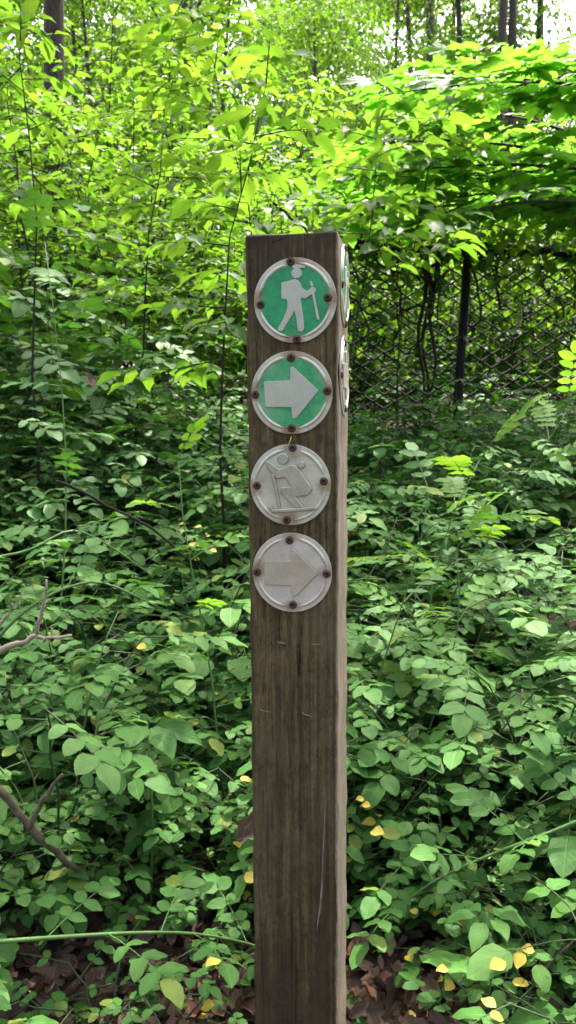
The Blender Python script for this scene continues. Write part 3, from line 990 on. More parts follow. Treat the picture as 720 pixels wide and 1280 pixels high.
# taller shrub bank at the left, in the shade
bank_mesh = []
for i in range(5):
    L, S = under_plant(1.0, 7, 9, .25, 3, .085, .055, .5, seed=300 + i)
    f, s = L.mesh('foliage', T_oval), S.mesh('stem')
    f.materials.append(M_bank); s.materials.append(M_dstem)
    bank_mesh.append((f, s))
bk = 0
for x, y, sc in [(-1.75, 3.5, 1.1), (-1.3, 3.7, .95), (-.95, 3.6, .8), (-2.1, 4.2, 1.45), (-1.6, 4.3, 1.25), (-1.15, 4.3, 1.1), (-.7, 4.2, .85), (-2.4, 4.9, 1.75), (-1.9, 5.0, 1.5), (-1.4, 5.0, 1.3), (-.95, 4.9, 1.0), (-.5, 4.8, .85),
                 (-2.7, 5.6, 1.8), (-2.1, 5.7, 1.5), (-1.55, 5.7, 1.3), (-1.0, 5.6, 1.1), (-.4, 5.6, .95), (.3, 5.2, .8), (-.2, 3.7, .6), (1.2, 5.6, .75), (1.9, 5.4, .8), (2.5, 5.8, .9), (.7, 5.8, .75), (.3, 6.1, .7), (1.6, 6.1, .7), (2.1, 6.2, .75), (.5, 7.3, .8), (1.1, 7.5, .75), (1.7, 7.3, .8), (2.4, 7.5, .85), (3.0, 7.4, .8)]:
    r = empty('shrub', (x, y, ground(x, y)), rg.rand() * 6.28, sc)
    f, s = bank_mesh[bk % 5]; bk += 1
    mk('foliage', f, None, r); mk('stem', s, None, r)
    if x < .1:
        tag(r, 'dark green arching shrub in the shaded bank up the left slope', 'shrub', 'shaded shrubs on the left bank')
    else:
        tag(r, 'dark green arching shrub at the foot of the wire fence', 'shrub', 'shrubs along the fence foot')


# ------------------------------------------------------------------ singled-out plants and debris
def sapling_pinnate(name, base, top, nlv, length, pairs, ll, lw, seed, label, lm=None, sm=None, el=(5, 35), t0=.35, r0=.004, cat='sapling'):
    rng = np.random.RandomState(seed)
    base, top = np.asarray(base, float), np.asarray(top, float)
    L, S = Leaves(), MB()
    pts = [(top - base) * t + np.array([.1 * math.sin(t * 3 + seed), .02 * math.sin(t * 2.5), 0]) * t for t in np.linspace(0, 1, 8)]
    S.tube(pts, [r0 * (1 - .7 * i / 7) for i in range(8)], 6)
    for j in range(nlv):
        t = t0 + (1 - t0) * j / (nlv - 1)
        f = min(6.999, t * 7); i = int(f); q = pts[i] + (pts[i + 1] - pts[i]) * (f - i)
        az = j * 2.4 + rng.normal(0, .3)
        e = R(rng.uniform(*el)) + (.6 * max(0, t - .8) / .2)
        pinnate(L, S, q, rot_to(az, e, rng.normal(0, .15)), length * rng.uniform(.8, 1.1) * (1.1 - .3 * t), pairs, ll * rng.uniform(.9, 1.1), lw * rng.uniform(.9, 1.1), rng.uniform(.08, .25), rng)
    r = plant_thing(name, L, S, T_oval, lm or M_bright, sm or M_stem, tuple(base))
    return tag(r, label, cat)


def gp(u, v, Y, dz=0):
    p = P(u, v, Y)
    return np.array([p[0], p[1], ground(p[0], p[1]) + dz])


sapling_pinnate('sapling', gp(535, 0, 2.6), P(600, 575, 2.5), 9, .3, 5, .068, .032, 41, 'tall fresh-green sapling with rows of leaflets, right of the post')
sapling_pinnate('sapling', gp(560, 0, 2.9), P(680, 515, 2.9), 8, .3, 5, .07, .034, 42, 'leaning fresh-green sapling nearest the right edge, below the fence')
sapling_pinnate('sapling', gp(455, 0, 2.2), P(495, 615, 2.15), 7, .2, 3, .055, .03, 43, 'slender dark-stemmed sapling close beside the post on the right', M_under)
sapling_pinnate('sapling', gp(520, 0, 2.2), P(565, 690, 2.2), 6, .22, 4, .055, .03, 44, 'short bright sapling with thin straight stem in the right thicket', M_bright)
sapling_pinnate('sapling', gp(20, 0, 2.4), P(85, 300, 2.6), 8, .2, 3, .06, .036, 45, 'tall pale-stemmed weed rising along the left edge', M_under)
sapling_pinnate('sapling', gp(255, 0, 2.1), P(268, 575, 2.1), 6, .16, 3, .045, .026, 46, 'small light-tipped plant with fresh shoots in the left thicket', M_bright)


def palm_plant(u, v, Y, label, seed, k=1.0):
    """rosette of a few large leaves close to the ground"""
    rng = np.random.RandomState(seed)
    L, S = Leaves(), MB()
    p = P(u, v, Y)
    g = ground(p[0], p[1])
    h = max(.08, p[2] - g)
    S.tube([np.zeros(3), np.array([.01, 0, h * .6]), np.array([0, .01, h])], [.003, .0025, .002], 5)
    for j in range(6):
        az = j * 2 * PI / 6 + rng.normal(0, .2)
        e = R(rng.uniform(-25, 15))
        d = np.array([math.cos(az) * math.cos(e), math.sin(az) * math.cos(e), math.sin(e)])
        L.add(np.array([0, 0, h]) + d * .02, d, unit([rng.normal(0, .2), rng.normal(0, .2) - .25, 1]), rng.uniform(.085, .12) * k, rng.uniform(.05, .065) * k)
    r = plant_thing('broadleaf_seedling', L, S, T_elip, M_under, M_stem, (p[0], p[1], g))
    return tag(r, label, 'seedling')


palm_plant(183, 905, 1.75, 'large-leaved seedling in a clear patch left of the post', 51)
palm_plant(395 + 260, 865, 2.2, 'bluish large-leaved seedling near the right edge', 52)
palm_plant(610, 1145, 1.4, 'pale broad-leaved seedling at lower right over the litter', 53, .62)

# arching green cane across the lower left, with its leaves
def cane(pix, r0, label, seed, leaves, mat=M_stem, name='bramble_cane'):
    rng = np.random.RandomState(seed)
    pts = [P(*q) for q in pix]
    dense = []
    for i in range(len(pts) - 1):
        for t in np.linspace(0, 1, 5)[:-1]:
            dense.append(pts[i] * (1 - t) + pts[i + 1] * t)
    dense.append(pts[-1])
    for _ in range(3):
        dense = [dense[0]] + [(dense[i - 1] + 2 * dense[i] + dense[i + 1]) / 4 for i in range(1, len(dense) - 1)] + [dense[-1]]
    L, S = Leaves(), MB()
    o = dense[0]
    S.tube([d - o for d in dense], [r0 * (1 - .6 * i / len(dense)) for i in range(len(dense))], 6)
    for j in range(leaves):
        t = (j + .5) / leaves
        i = int(t * (len(dense) - 1))
        q = dense[i] - o
        d = unit(dense[min(i + 1, len(dense) - 1)] - dense[max(0, i - 1)])
        az = math.atan2(d[1], d[0]) + (1 if j % 2 else -1) * R(rng.uniform(40, 90))
        pinnate(L, S, q, rot_to(az, R(rng.uniform(0, 40)), rng.normal(0, .2)), rng.uniform(.13, .18), 3, .05, .031, rng.uniform(.1, .3), rng)
    r = plant_thing(name, L, S, T_oval, M_under, mat, tuple(o))
    return tag(r, label, 'bramble')


cane([(-60, 1182, 1.28), (60, 1172, 1.32), (160, 1166, 1.36), (240, 1165, 1.42), (330, 1182, 1.5), (420, 1230, 1.62)], .0042, 'green cane arching level across the bottom left corner', 61, 7)
cane([(-30, 830, 1.75), (20, 770, 1.75), (70, 738, 1.78), (125, 722, 1.85), (200, 760, 1.95)], .0046, 'stout pale green cane bending over at the left edge', 62, 6)
cane([(-30, 700, 1.9), (40, 690, 1.9), (90, 655, 1.95), (150, 690, 2.05), (190, 720, 2.1)], .004, 'thin green cane above the stout one at the left edge', 63, 5)
cane([(760, 1010, 1.55), (690, 1040, 1.55), (620, 1065, 1.55), (540, 1100, 1.55), (480, 1150, 1.6)], .0042, 'dark green cane slanting across the lower right plants', 64, 6)

# dead wood
def branch(name, limbs, mat, label, cat, sides=8, seed=1):
    rng = np.random.RandomState(seed)
    mb = MB()
    o = P(*limbs[0][0][0])
    for pix, r0, r1 in limbs:
        pts = [P(*q) - o for q in pix]
        dense = []
        for i in range(len(pts) - 1):
            for t in np.linspace(0, 1, 5)[:-1]:
                dense.append(pts[i] * (1 - t) + pts[i + 1] * t + rng.normal(0, .0018, 3))
        dense.append(pts[-1])
        n = len(dense)
        mb.tube(dense, [(r0 + (r1 - r0) * i / n) * rng.uniform(.85, 1.15) for i in range(n)], sides)
    ob = mk(name, mb.mesh(name), mat)
    ob.location = tuple(o)
    return tag(ob, label, cat)


branch('fallen_branch', [([(-40, 960, 1.48), (5, 993, 1.5), (40, 1035, 1.53), (80, 1075, 1.6), (120, 1105, 1.7)], .0095, .006), ([(38, 1032, 1.53), (55, 1000, 1.51), (78, 968, 1.5)], .0055, .0026)],
       M_branchd, 'forked brown dead branch lying at the lower left edge', 'branch', seed=2)
branch('dead_twig', [([(-20, 822, 1.3), (20, 805, 1.3), (45, 795, 1.3), (60, 798, 1.3), (90, 794, 1.3)], .0056, .0019), ([(45, 795, 1.3), (52, 765, 1.29), (58, 725, 1.28)], .0042, .0015), ([(66, 797, 1.3), (66, 784, 1.3)], .002, .001),
                     ([(-15, 800, 1.32), (5, 775, 1.32), (28, 742, 1.33)], .0035, .0016)],
       M_dead, 'pale grey forked dead twig poking in from the left edge', 'twig', seed=3)
branch('dead_twig', [([(115, 930, 1.85), (128, 895, 1.8), (133, 868, 1.78)], .003, .0015)], M_dead, 'short upright dead twig below the thicket at left, darker one', 'twig', seed=4)
branch('dead_twig', [([(122, 940, 1.85), (134, 905, 1.8), (146, 880, 1.78)], .0032, .002)], M_dead, 'short slanting dead twig beside the upright twig at left', 'twig', seed=5)
branch('dead_twig', [([(648, 940, 1.95), (655, 905, 1.95), (650, 880, 1.95), (653, 862, 1.95)], .0035, .002)], M_dead, 'crooked pale twig standing among the right-hand plants', 'twig', seed=6)
branch('dead_twig', [([(660, 1230, 1.5), (690, 1200, 1.52), (725, 1170, 1.55)], .004, .002)], M_branchd, 'thin dark twig lying on litter in the bottom right corner', 'twig', seed=7)
branch('dead_twig', [([(70, 600, 2.2), (130, 630, 2.3), (190, 660, 2.35), (235, 700, 2.4)], .005, .003)], M_twig, 'long dark stick slanting through the left thicket', 'twig', seed=8)

# log on the right
def make_log():
    a, b = gp(600, 0, 3.0), gp(800, 0, 2.85)
    a[0], b[0] = .86, 1.35
    a[2] = ground(a[0], a[1]) + .16; b[2] = ground(b[0], b[1]) + .2
    mb = MB()
    n = 14
    rg2 = np.random.RandomState(4)
    mb.tube([(a * (1 - t) + b * t) - a for t in np.linspace(0, 1, n)], [.085 + rg2.normal(0, .004) for _ in range(n)], 18)
    for v in mb.v:
        v += rg2.normal(0, .003, 3)
    o = mk('log', mb.mesh('log'), M_log)
    o.location = tuple(a)
    tag(o, 'dark rotting log half buried in plants at the right', 'log')


make_log()

# yellow leaves
yl = [(268, 1052), (297, 1050), (299, 1062), (285, 1090), (305, 1098), (306, 1117), (275, 1202), (268, 1258), (258, 1270), (88, 1030), (240, 675), (247, 685), (228, 668), (250, 690), (205, 710), (258, 672), (170, 820), (463, 1010), (472, 1020), (470, 1030), (550, 1138), (540, 1140), (560, 1142),
      (523, 1160), (575, 1165), (652, 1193), (668, 1192), (640, 1230), (553, 1228), (556, 1240), (600, 1255), (612, 1270), (515, 1205), (440, 1075), (300, 975), (270, 870), (632, 1205), (620, 1262), (90, 1098), (515, 1138)]
lt = [f for f in (strip_template([0, .15, .4, .65, .88, 1], [.02, .33, .5, .45, .2, .01], fo, dr, .05) for fo, dr in ((.3, -.15), (.15, .3), (.45, .1)))]
yl += [(232, 655), (262, 690), (243, 700), (228, 690), (270, 672), (236, 682), (252, 660), (215, 700), (205, 712), (182, 812), (310, 1040), (282, 1075), (318, 1105), (548, 1225), (480, 1045), (455, 1000), (445, 1012), (560, 1215), (520, 1270), (625, 1275)]
bpy.context.view_layer.update()
dgr = bpy.context.evaluated_depsgraph_get()
camp = Vector((0, 0, CAM_Z))
spots = []
for u, v in yl:
    dv = (Vector(P(u, v, 2.0)) - camp).normalized()
    hit, hp, hn, _, ho, _ = scene.ray_cast(dgr, camp, dv)
    if hit and ho != post and (hp - camp).length < 4.5:
        spots.append((u, v, hp - dv * .006 + Vector((0, 0, .004)), hn if hn.z > 0 else -hn))
for i, (u, v, p, hn) in enumerate(spots):
    L = Leaves()
    az = rg.rand() * 6.28
    s = rg.uniform(.022, .036)
    L.add(np.zeros(3), unit([math.cos(az), math.sin(az), rg.normal(0, .15)]), unit(np.array(hn) * .5 + [rg.normal(0, .2), rg.normal(0, .2) - .45, .7]), s, s * rg.uniform(.62, .8))
    o = mk('yellow_leaf', L.mesh('yellow_leaf', lt[i % 3]), M_yellow)
    o.location = tuple(p)
    if v < 850:
        tag(o, 'small yellowed leaf caught in the thicket left of the post', 'leaf', 'yellowed leaves in the left thicket')
    elif u < 360:
        tag(o, 'small fallen yellow leaf low down at the left of the post', 'leaf', 'fallen yellow leaves left of the post')
    else:
        tag(o, 'small fallen yellow leaf low down at the right of the post', 'leaf', 'fallen yellow leaves right of the post')
L = Leaves()
L.add(np.zeros(3), unit([.1, -.1, -1]), unit([.8, -.6, .2]), .05, .03)
o = mk('dead_leaf', L.mesh('dead_leaf', T_dead), M_litter); o.location = tuple(P(108, 465, 2.3))
tag(o, 'single curled brown dead leaf hanging in the green left thicket', 'leaf')
L = Leaves()
L.add(np.zeros(3), unit([.9, -.1, .3]), unit([.1, -.6, 1]), .13, .07)
o = mk('dead_leaf', L.mesh('dead_leaf', T_dead), M_litter); o.location = tuple(P(296, 1050, 1.62))
tag(o, 'large russet dead leaf touching the left edge of the post low down', 'leaf')

# thin tendril behind the skier sign
mb = MB()
mb.tube([np.array([xq, -W / 2 - .003, zq]) for xq, zq in ((-.012, .0), (-.0115, .006), (-.009, .012), (-.0075, .018))], [.0009, .001, .001, .0006], 6)
o = mk('grass_stalk', mb.mesh('grass_stalk'), rough_mat('straw', (0.35, 0.33, 0.06), (0.5, 0.46, 0.12), 50))
o.matrix_world = POST @ Matrix.Translation((.006, 0, P(367, 560, 1.225)[2]))
tag(o, 'short yellow stalk poking out above the skier sign', 'stalk')

# ------------------------------------------------------------------ wire fence
FY = 6.5
FT = P(580, 312, FY)[2]
def fence_y(x):
    return FY + .12 * (x - 1.2)
fr = empty('chain_link_fence', (1.2, FY, ground(1.2, FY)))
tag(fr, 'dark chain-link fence overgrown with vines behind the post at right', 'fence')
fo = np.array(fr.location)
mb = MB()
pt = .088
nx = int(6.2 / pt)
zb = .45
for i in range(nx):
    x0 = .1 + i * pt
    pts = []
    k = 0
    z = FT - .02
    while z > zb:
        x = x0 + (pt * .5 if (k + i) % 2 else -pt * .5)
        sag = .012 * math.sin(x0 * 3 + z * 2)
        pts.append(np.array([x, fence_y(x) + (.004 if (k + i) % 2 else -.004) + sag, z - .02 * math.sin(x0 * 1.3)]) - fo)
        z -= pt * .62; k += 1
    for a, b in zip(pts[:-1], pts[1:]):
        mb.tube([a, b], .0064, 4, False)
mk('wire_mesh', mb.mesh('wire_mesh'), M_wire, fr)
for x, dx in ((.1, 0), (P(575, 400, FY)[0] , .05), (P(575, 400, FY)[0] + 2.6, .0), (P(575, 400, FY)[0] + 4.6, .0)):
    mb = MB()
    mb.tube([np.array([x - dx * .6, fence_y(x) - .03, .3]) - fo, np.array([x, fence_y(x) - .03, 1.4]) - fo, np.array([x + dx, fence_y(x) - .03, FT + .05]) - fo], .036, 12)
    mk('post', mb.mesh('post'), M_wire, fr)
mb = MB()
mb.tube([np.array([x, fence_y(x) - .03, FT + .006 * math.sin(x * 4) - .01 * x]) - fo for x in np.linspace(.08, 6.3, 20)], .024, 10)
mk('top_rail', mb.mesh('top_rail'), M_wire, fr)

# vine over the fence
rgv = np.random.RandomState(77)
vr = empty('climbing_vine', (1.0, FY, ground(1.0, FY)))
tag(vr, 'tangled dark vine draped over the top of the wire fence', 'vine')
vo = np.array(vr.location)
S, L = MB(), Leaves()
for k in range(150):
    x = rgv.uniform(.1, 5.5); z = FT + rgv.normal(.02, .07)
    p = np.array([x, fence_y(x) + rgv.normal(0, .06), z])
    pts = [p - vo]
    hang = rgv.rand() < .6
    d = np.array([rgv.choice([-1, 1]) * rgv.uniform(.1, .3), 0, -1.0]) if hang else np.array([rgv.choice([-1, 1]), 0, rgv.uniform(-.2, .15)])
    n = rgv.randint(4, 10)
    for j in range(n):
        d = unit(d + rgv.normal(0, .45, 3) * [1, .3, 1])
        p = p + d * .11
        p[1] = fence_y(p[0]) + np.clip(p[1] - fence_y(p[0]), -.12, .12)
        if p[2] < .6:
            break
        pts.append(p - vo)
        for _ in range(rgv.randint(0, 3)):
            L.add(p - vo + rgv.normal(0, .03, 3), unit(rgv.normal(0, 1, 3) + [0, -.3, -.4]), unit(rgv.normal(0, .5, 3) + [0, -.5, .8]), rgv.uniform(.05, .1), rgv.uniform(.035, .065))
    S.tube(pts, rgv.uniform(.004, .011), 5, False)
# the two thick hanging stems, and the thick runner on the rail
for u in (533, 541, 527):
    x = P(u, 330, FY)[0]
    S.tube([np.array([x + .03 * math.sin(t * 9 + u), fence_y(x) - .05, FT - 1.1 * t]) - vo for t in np.linspace(0, 1, 10)], [.02 * (1 - .5 * t) for t in np.linspace(0, 1, 10)], 6)
S.tube([np.array([x, fence_y(x) - .04 + .02 * math.sin(x * 9), FT + .02 + .025 * math.sin(x * 5)]) - vo for x in np.linspace(.1, 5.6, 40)], .02, 6)
for k in range(1000):
    x = rgv.uniform(.1, 5.6)
    z = FT + .06 - abs(rgv.normal(0, .2 if k % 2 else .6))
    if z < .7:
        continue
    L.add(np.array([x, fence_y(x) + rgv.normal(0, .05), z]) - vo, unit(rgv.normal(0, 1, 3) + [0, 0, -.5]), unit(rgv.normal(0, .5, 3) + [0, -.6, .7]), rgv.uniform(.05, .1), rgv.uniform(.035, .07))
for k in range(1500):
    x = rgv.uniform(.1, 5.6)
    z = FT + rgv.normal(.1, .13)
    L.add(np.array([x, fence_y(x) + rgv.normal(-.06, .13), z]) - vo, unit(rgv.normal(0, 1, 3) + [0, -.2, -.5]), unit(rgv.normal(0, .4, 3) + [0, -.3, .9]), rgv.uniform(.06, .12), rgv.uniform(.045, .085))
mk('foliage', L.mesh('foliage', T_small), M_vine, vr)
mk('stem', S.mesh('stem'), M_twig, vr)

# ------------------------------------------------------------------ saplings with broad leaves, in the mid distance
def broad_sapling(base, height, lean, nbr, brl, z0, ll, lw, step, r, seed, label, sub=2, mat=None, el=.12, T=None, name='sapling', cat='sapling', group=None):
    rng = np.random.RandomState(seed)
    L, S = Leaves(), MB()
    grow(L, S, rng, (0, 0, 0), height, lean, nbr, brl, z0, el, ll, lw, step, r, sub)
    t = plant_thing(name, L, S, T or T_elip, mat or M_broad, M_twig, tuple(base))
    return tag(t, label, cat, group)


b = gp(276, 0, 3.3); broad_sapling(b, P(272, 120, 3.3)[2] - b[2], (.0, .05), 16, .62, .5, .125, .062, .075, .008, 81, 'dark thin-stemmed sapling with level leaf layers, left of the post top')
b = gp(400, 0, 4.3); broad_sapling(b, P(455, 130, 4.3)[2] - b[2], (P(470, 130, 4.3)[0] - b[0], .1), 14, .8, .62, .14, .07, .085, .009, 82, 'leaning sapling with pointed leaves rising behind the top of the post')
b = gp(150, 0, 4.8); broad_sapling(b, P(165, 60, 4.8)[2] - b[2], (.1, .1), 16, .9, .45, .12, .06, .085, .008, 83, 'broad-leaved sapling standing in front of the bright bushes at upper left')
b = gp(330, 0, 5.0); broad_sapling(b, P(345, -20, 5.0)[2] - b[2], (.05, .1), 20, .85, .45, .15, .075, .09, .009, 84, 'tall broad-leaved sapling glowing yellow-green above the post')
b = gp(20, 0, 3.6); broad_sapling(b, P(30, -40, 3.6)[2] - b[2], (.06, .0), 14, .6, .6, .11, .055, .085, .008, 85, 'dark slender sapling running up the left edge to the top corner')
b = gp(500, 0, 5.3); broad_sapling(b, P(510, 140, 5.3)[2] - b[2], (.05, .0), 12, .8, .74, .13, .07, .085, .008, 86, 'slim sapling between the post and the maple boughs')


# maple: sapling standing beyond the right edge whose boughs reach in
def maple(base, height, boughs, seed, label):
    rng = np.random.RandomState(seed)
    base = np.asarray(base, float)
    L, S = Leaves(), MB()
    tr = MB()
    tr.tube([np.array([.04 * math.sin(t * 4), .03 * math.sin(t * 3), height * t]) for t in np.linspace(0, 1, 9)], [.045 * (1 - .7 * t) for t in np.linspace(0, 1, 9)], 10)
    for a, e in boughs:
        a = np.asarray(a) - base; e = np.asarray(e) - base
        s = np.array([0, 0, max(.5, min(height * .95, a[2] - .25))])
        pts = [s, a] + [a * (1 - t) + e * t + np.array([0, 0, .10 * math.sin(PI * t)]) for t in np.linspace(.12, 1, 7)]
        S.tube(pts, [.016, .013, .012, .011, .009, .007, .006, .004, .002], 6)
        ln = np.linalg.norm(e - a); d = unit(e - a)
        sdv = unit(np.cross(d, [0, 0, 1]))
        for j in range(int(ln / .2)):
            t = (j + .5) / int(ln / .2)
            q = a * (1 - t) + e * t + np.array([0, 0, .10 * math.sin(PI * t)])
            for sgn in (-1, 1):
                tw = unit(d * rng.uniform(.5, .9) + sdv * sgn + np.array([0, 0, rng.uniform(-.08, .08)]))
                tl = rng.uniform(.15, .42) * (1.05 - .3 * t)
                S.tube([q, q + tw * tl * .5, q + tw * tl - [0, 0, .05 * tl]], [.004, .003, .0015], 4, False)
                for k in range(max(1, int(tl / .14))):
                    qq = q + tw * tl * (k + .8) / max(1, int(tl / .14))
                    for s2 in (-1, 1):
                        dd = unit(tw * .7 + np.cross(tw, [0, 0, 1]) * s2 * rng.uniform(.5, 1) + [0, 0, rng.uniform(-.3, .05)])
                        S.tube([qq, qq + dd * .05], [.0012, .0008], 3, False)
                        w = rng.uniform(.17, .25)
                        L.add(qq + dd * .05, dd, unit(np.array([0, 0, 1]) + rng.normal(0, .28, 3)), w, w * .95)
            if j == int(ln / .2) - 1:
                L.add(e, d, np.array([0, 0, 1.0]), .15, .15)
    r = empty('maple_sapling', tuple(base))
    mk('foliage', L.mesh('foliage', T_maple), M_maple, r)
    mk('bough', S.mesh('bough'), M_twig, r)
    mk('trunk', tr.mesh('trunk'), M_bark, r)
    return tag(r, label, 'maple')


bx, by = 3.05, 5.9
maple((bx, by, ground(bx, by)), 4.4, [((2.55, 5.9, 3.3), P(505, 95, 5.7)), ((2.5, 5.7, 2.8), P(430, 225, 5.3)), ((2.4, 5.5, 2.5), P(560, 270, 5.0)),
                                      ((2.4, 6.2, 2.9), P(470, 255, 6.1)), ((2.4, 6.3, 3.2), P(520, 140, 6.4)), ((2.5, 6.0, 3.5), P(560, 80, 5.8)), ((2.5, 5.3, 3.25), P(600, 120, 5.2)), ((2.5, 5.9, 2.9), P(440, 180, 5.6)), ((2.5, 5.6, 2.65), P(440, 270, 5.5)), ((2.5, 6.0, 2.9), P(400, 245, 6.0)), ((2.5, 5.4, 3.2), P(470, 120, 5.1)), ((2.5, 5.7, 2.7), P(500, 285, 5.6))], 91, 'maple with big lobed leaves reaching in over the fence from the right edge')

# ------------------------------------------------------------------ sunlit bushes behind
bush_mesh = []
for i in range(6):
    rng = np.random.RandomState(500 + i)
    L, S = Leaves(), MB()
    for k in range(7):
        a = k * 2.4
        grow(L, S, rng, (.12 * math.cos(a), .12 * math.sin(a), 0), rng.uniform(1.9, 2.7), (rng.uniform(.2, .9) * math.cos(a), rng.uniform(.2, .9) * math.sin(a)), 14, .75, .18, .2, .095, .055, .075, .012, 3, -.12, .35)
    f, s = L.mesh('foliage', T_small if i % 2 else T_elip), S.mesh('stem')
    f.materials.append(M_broad); s.materials.append(M_twig)
    bush_mesh.append((f, s))


def bush(x, y, sc, label, group, k=None):
    r = empty('bush', (x, y, ground(x, y)), rg.rand() * 6.28, sc)
    f, s = bush_mesh[rg.randint(6) if k is None else k]
    mk('foliage', f, None, r); mk('stem', s, None, r)
    return tag(r, label, 'bush', group)


for x, y, sc in [(-3.2, 6.6, 1.1), (-2.2, 6.9, 1.0), (-1.2, 6.8, .9), (-.3, 6.9, .9), (-3.9, 7.8, 1.4), (-2.7, 8.0, 1.3), (-1.6, 8.1, 1.2), (-.6, 8.0, 1.2), (.4, 7.8, 1.0), (-3.2, 9.5, 1.6), (-1.9, 9.6, 1.6), (-.6, 9.7, 1.5), (.7, 9.4, 1.3), (-4.4, 10.8, 1.9), (-2.6, 11.2, 1.9), (-.9, 11.4, 1.8)]:
    bush(x, y, sc, 'bright yellow-green sunlit bush on the left beyond the shaded slope', 'sunlit bushes at left and centre')
for x, y, sc in [(.5, 8.2, .9), (1.3, 8.3, .9), (2.1, 8.4, .9), (2.9, 8.5, .95), (3.8, 8.6, 1), (1.6, 9.2, 1.1), (2.7, 9.4, 1.1), (3.8, 9.6, 1.2), (1.9, 10, 1.2), (3.4, 10.4, 1.3), (4.8, 10, 1.3), (.9, 11.4, 1.5), (2.6, 12.0, 1.5), (4.4, 12.2, 1.6)]:
    bush(x, y, sc, 'sunlit bush showing through and above the wire fence', 'sunlit bushes behind the fence')

# ------------------------------------------------------------------ trees
T_far = strip_template([0, .5, 1], [.06, .5, .03], 0.2, 0.2, 0.0)


def crown_leaves(rng, clumps, per, ll):
    P_, D_, N_, l_ = [], [], [], []
    for c, rad in clumps:
        k = int(per * (rad ** 2))
        v = rng.normal(0, 1, (k, 3)); v /= np.linalg.norm(v, axis=1, keepdims=True)
        q = c + v * (rng.rand(k, 1) ** .45) * rad * np.array([1, 1, .55])
        P_.append(q)
        D_.append(v * [1, 1, .4] + rng.normal(0, .5, (k, 3)) + [0, 0, -.25])
        N_.append(np.array([0, 0, 1.0]) + rng.normal(0, .45, (k, 3)))
        l_.append(ll * rng.uniform(.7, 1.2, k))
    p = np.concatenate(P_); l = np.concatenate(l_)
    return p, np.concatenate(D_), np.concatenate(N_), l, l * .62


def tree_meshes(seed, height, r0, zc, crad, ncl, clr, per, ll, lean=0.3):
    rng = np.random.RandomState(seed)
    tr, br = MB(), MB()
    bend = rng.normal(0, lean, 2)
    def at(t):
        return np.array([bend[0] * t * t, bend[1] * t * t, height * t])
    tr.tube([at(t) - [0, 0, .2 * (t == 0)] for t in np.linspace(0, 1, 12)], [r0 * (1.25 if t == 0 else 1) * (1 - .8 * t) for t in np.linspace(0, 1, 12)], 10)
    clumps = []
    for k in range(ncl):
        t = zc + (1 - zc) * (k + rng.rand()) / ncl
        az = k * 2.4 + rng.normal(0, .4)
        prof = math.sin(PI * min(1, .18 + .8 * (t - zc) / (1 - zc))) ** .7
        rr = crad * prof * rng.uniform(.45, 1.05)
        e = at(t) + np.array([math.cos(az) * rr, math.sin(az) * rr, rng.uniform(0, .35) * rr])
        s = at(max(.15, t - .08))
        br.tube([s, s * .5 + e * .5 + [0, 0, -.1 * rr], e], [r0 * .3 * (1 - .6 * t), r0 * .2 * (1 - .6 * t), .01], 5, False)
        clumps.append((e, clr * rng.uniform(.7, 1.25)))
    f = Leaves().mesh('crown', T_small, rng, crown_leaves(rng, clumps, per, ll))
    f.materials.append(M_crown)
    t_, b_ = tr.mesh('trunk'), br.mesh('limb')
    t_.materials.append(M_bark); b_.materials.append(M_bark)
    return t_, b_, f


def tree(ms, loc, rz, sc, label, group=None, name='tree'):
    r = empty(name, loc, rz, sc)
    mk('trunk', ms[0], None, r); mk('limb', ms[1], None, r); mk('crown', ms[2], None, r)
    return tag(r, label, 'tree', group)


tall = [tree_meshes(700 + i, 17, .17, .42, 2.6, 26, 1.1, 190, .13) for i in range(3)]
mids = [tree_meshes(720 + i, 9, .09, .2, 2.2, 34, .75, 420, .11) for i in range(4)]

row = [tree_meshes(760 + i, 21, .19, .8, 2.4, 18, 1.1, 190, .14, .5) for i in range(3)]

# trunk in view; unseen crown spread overhead to keep the foreground in shade
def shade_tree():
    rng = np.random.RandomState(740)
    x, y = P(62, 90, 9.6)[0], 9.6
    base = np.array([x, y, ground(x, y)])
    tr, br = MB(), MB()
    top = np.array([.5, -.6, 9.5])
    tr.tube([top * np.array([t ** 2, t ** 2, t]) - [0, 0, .2 * (t == 0)] for t in np.linspace(0, 1, 12)], [.15 * (1 - .6 * t) for t in np.linspace(0, 1, 12)], 12)
    clumps = []
    for cx in np.linspace(-3.4, 5.2, 8):
        for cy in np.linspace(.4, 7.5, 8):
            c = np.array([cx + rng.normal(0, .3), cy + rng.normal(0, .25), 9.0 + rng.normal(0, .45) + base[2]]) - base
            if cx > 1.3 and cy > 7:
                continue
            clumps.append((c, rng.uniform(.85, 1.15)))
            if rng.rand() < .5:
                s = top * np.array([.55, .55, .75])
                br.tube([s, s * .45 + c * .55 + [0, 0, .5], c], [.07, .045, .015], 5, False)
    for cx in np.linspace(-4.0, -.2, 5):
        for cy in (8.4, 9.3):
            clumps.append((np.array([cx + rng.normal(0, .3), cy + rng.normal(0, .2), 9.1 + rng.normal(0, .4) + base[2]]) - base, rng.uniform(.85, 1.1)))
    r = empty('tree', tuple(base))
    mk('trunk', tr.mesh('trunk'), M_bark, r); mk('limb', br.mesh('limb'), M_bark, r)
    mk('crown', Leaves().mesh('crown', T_small, rng, crown_leaves(rng, clumps, 145, .17)), M_crown, r)
    tag(r, 'stout grey-barked tree behind the bushes at upper left, trunk showing near the left edge', 'tree')


shade_tree()

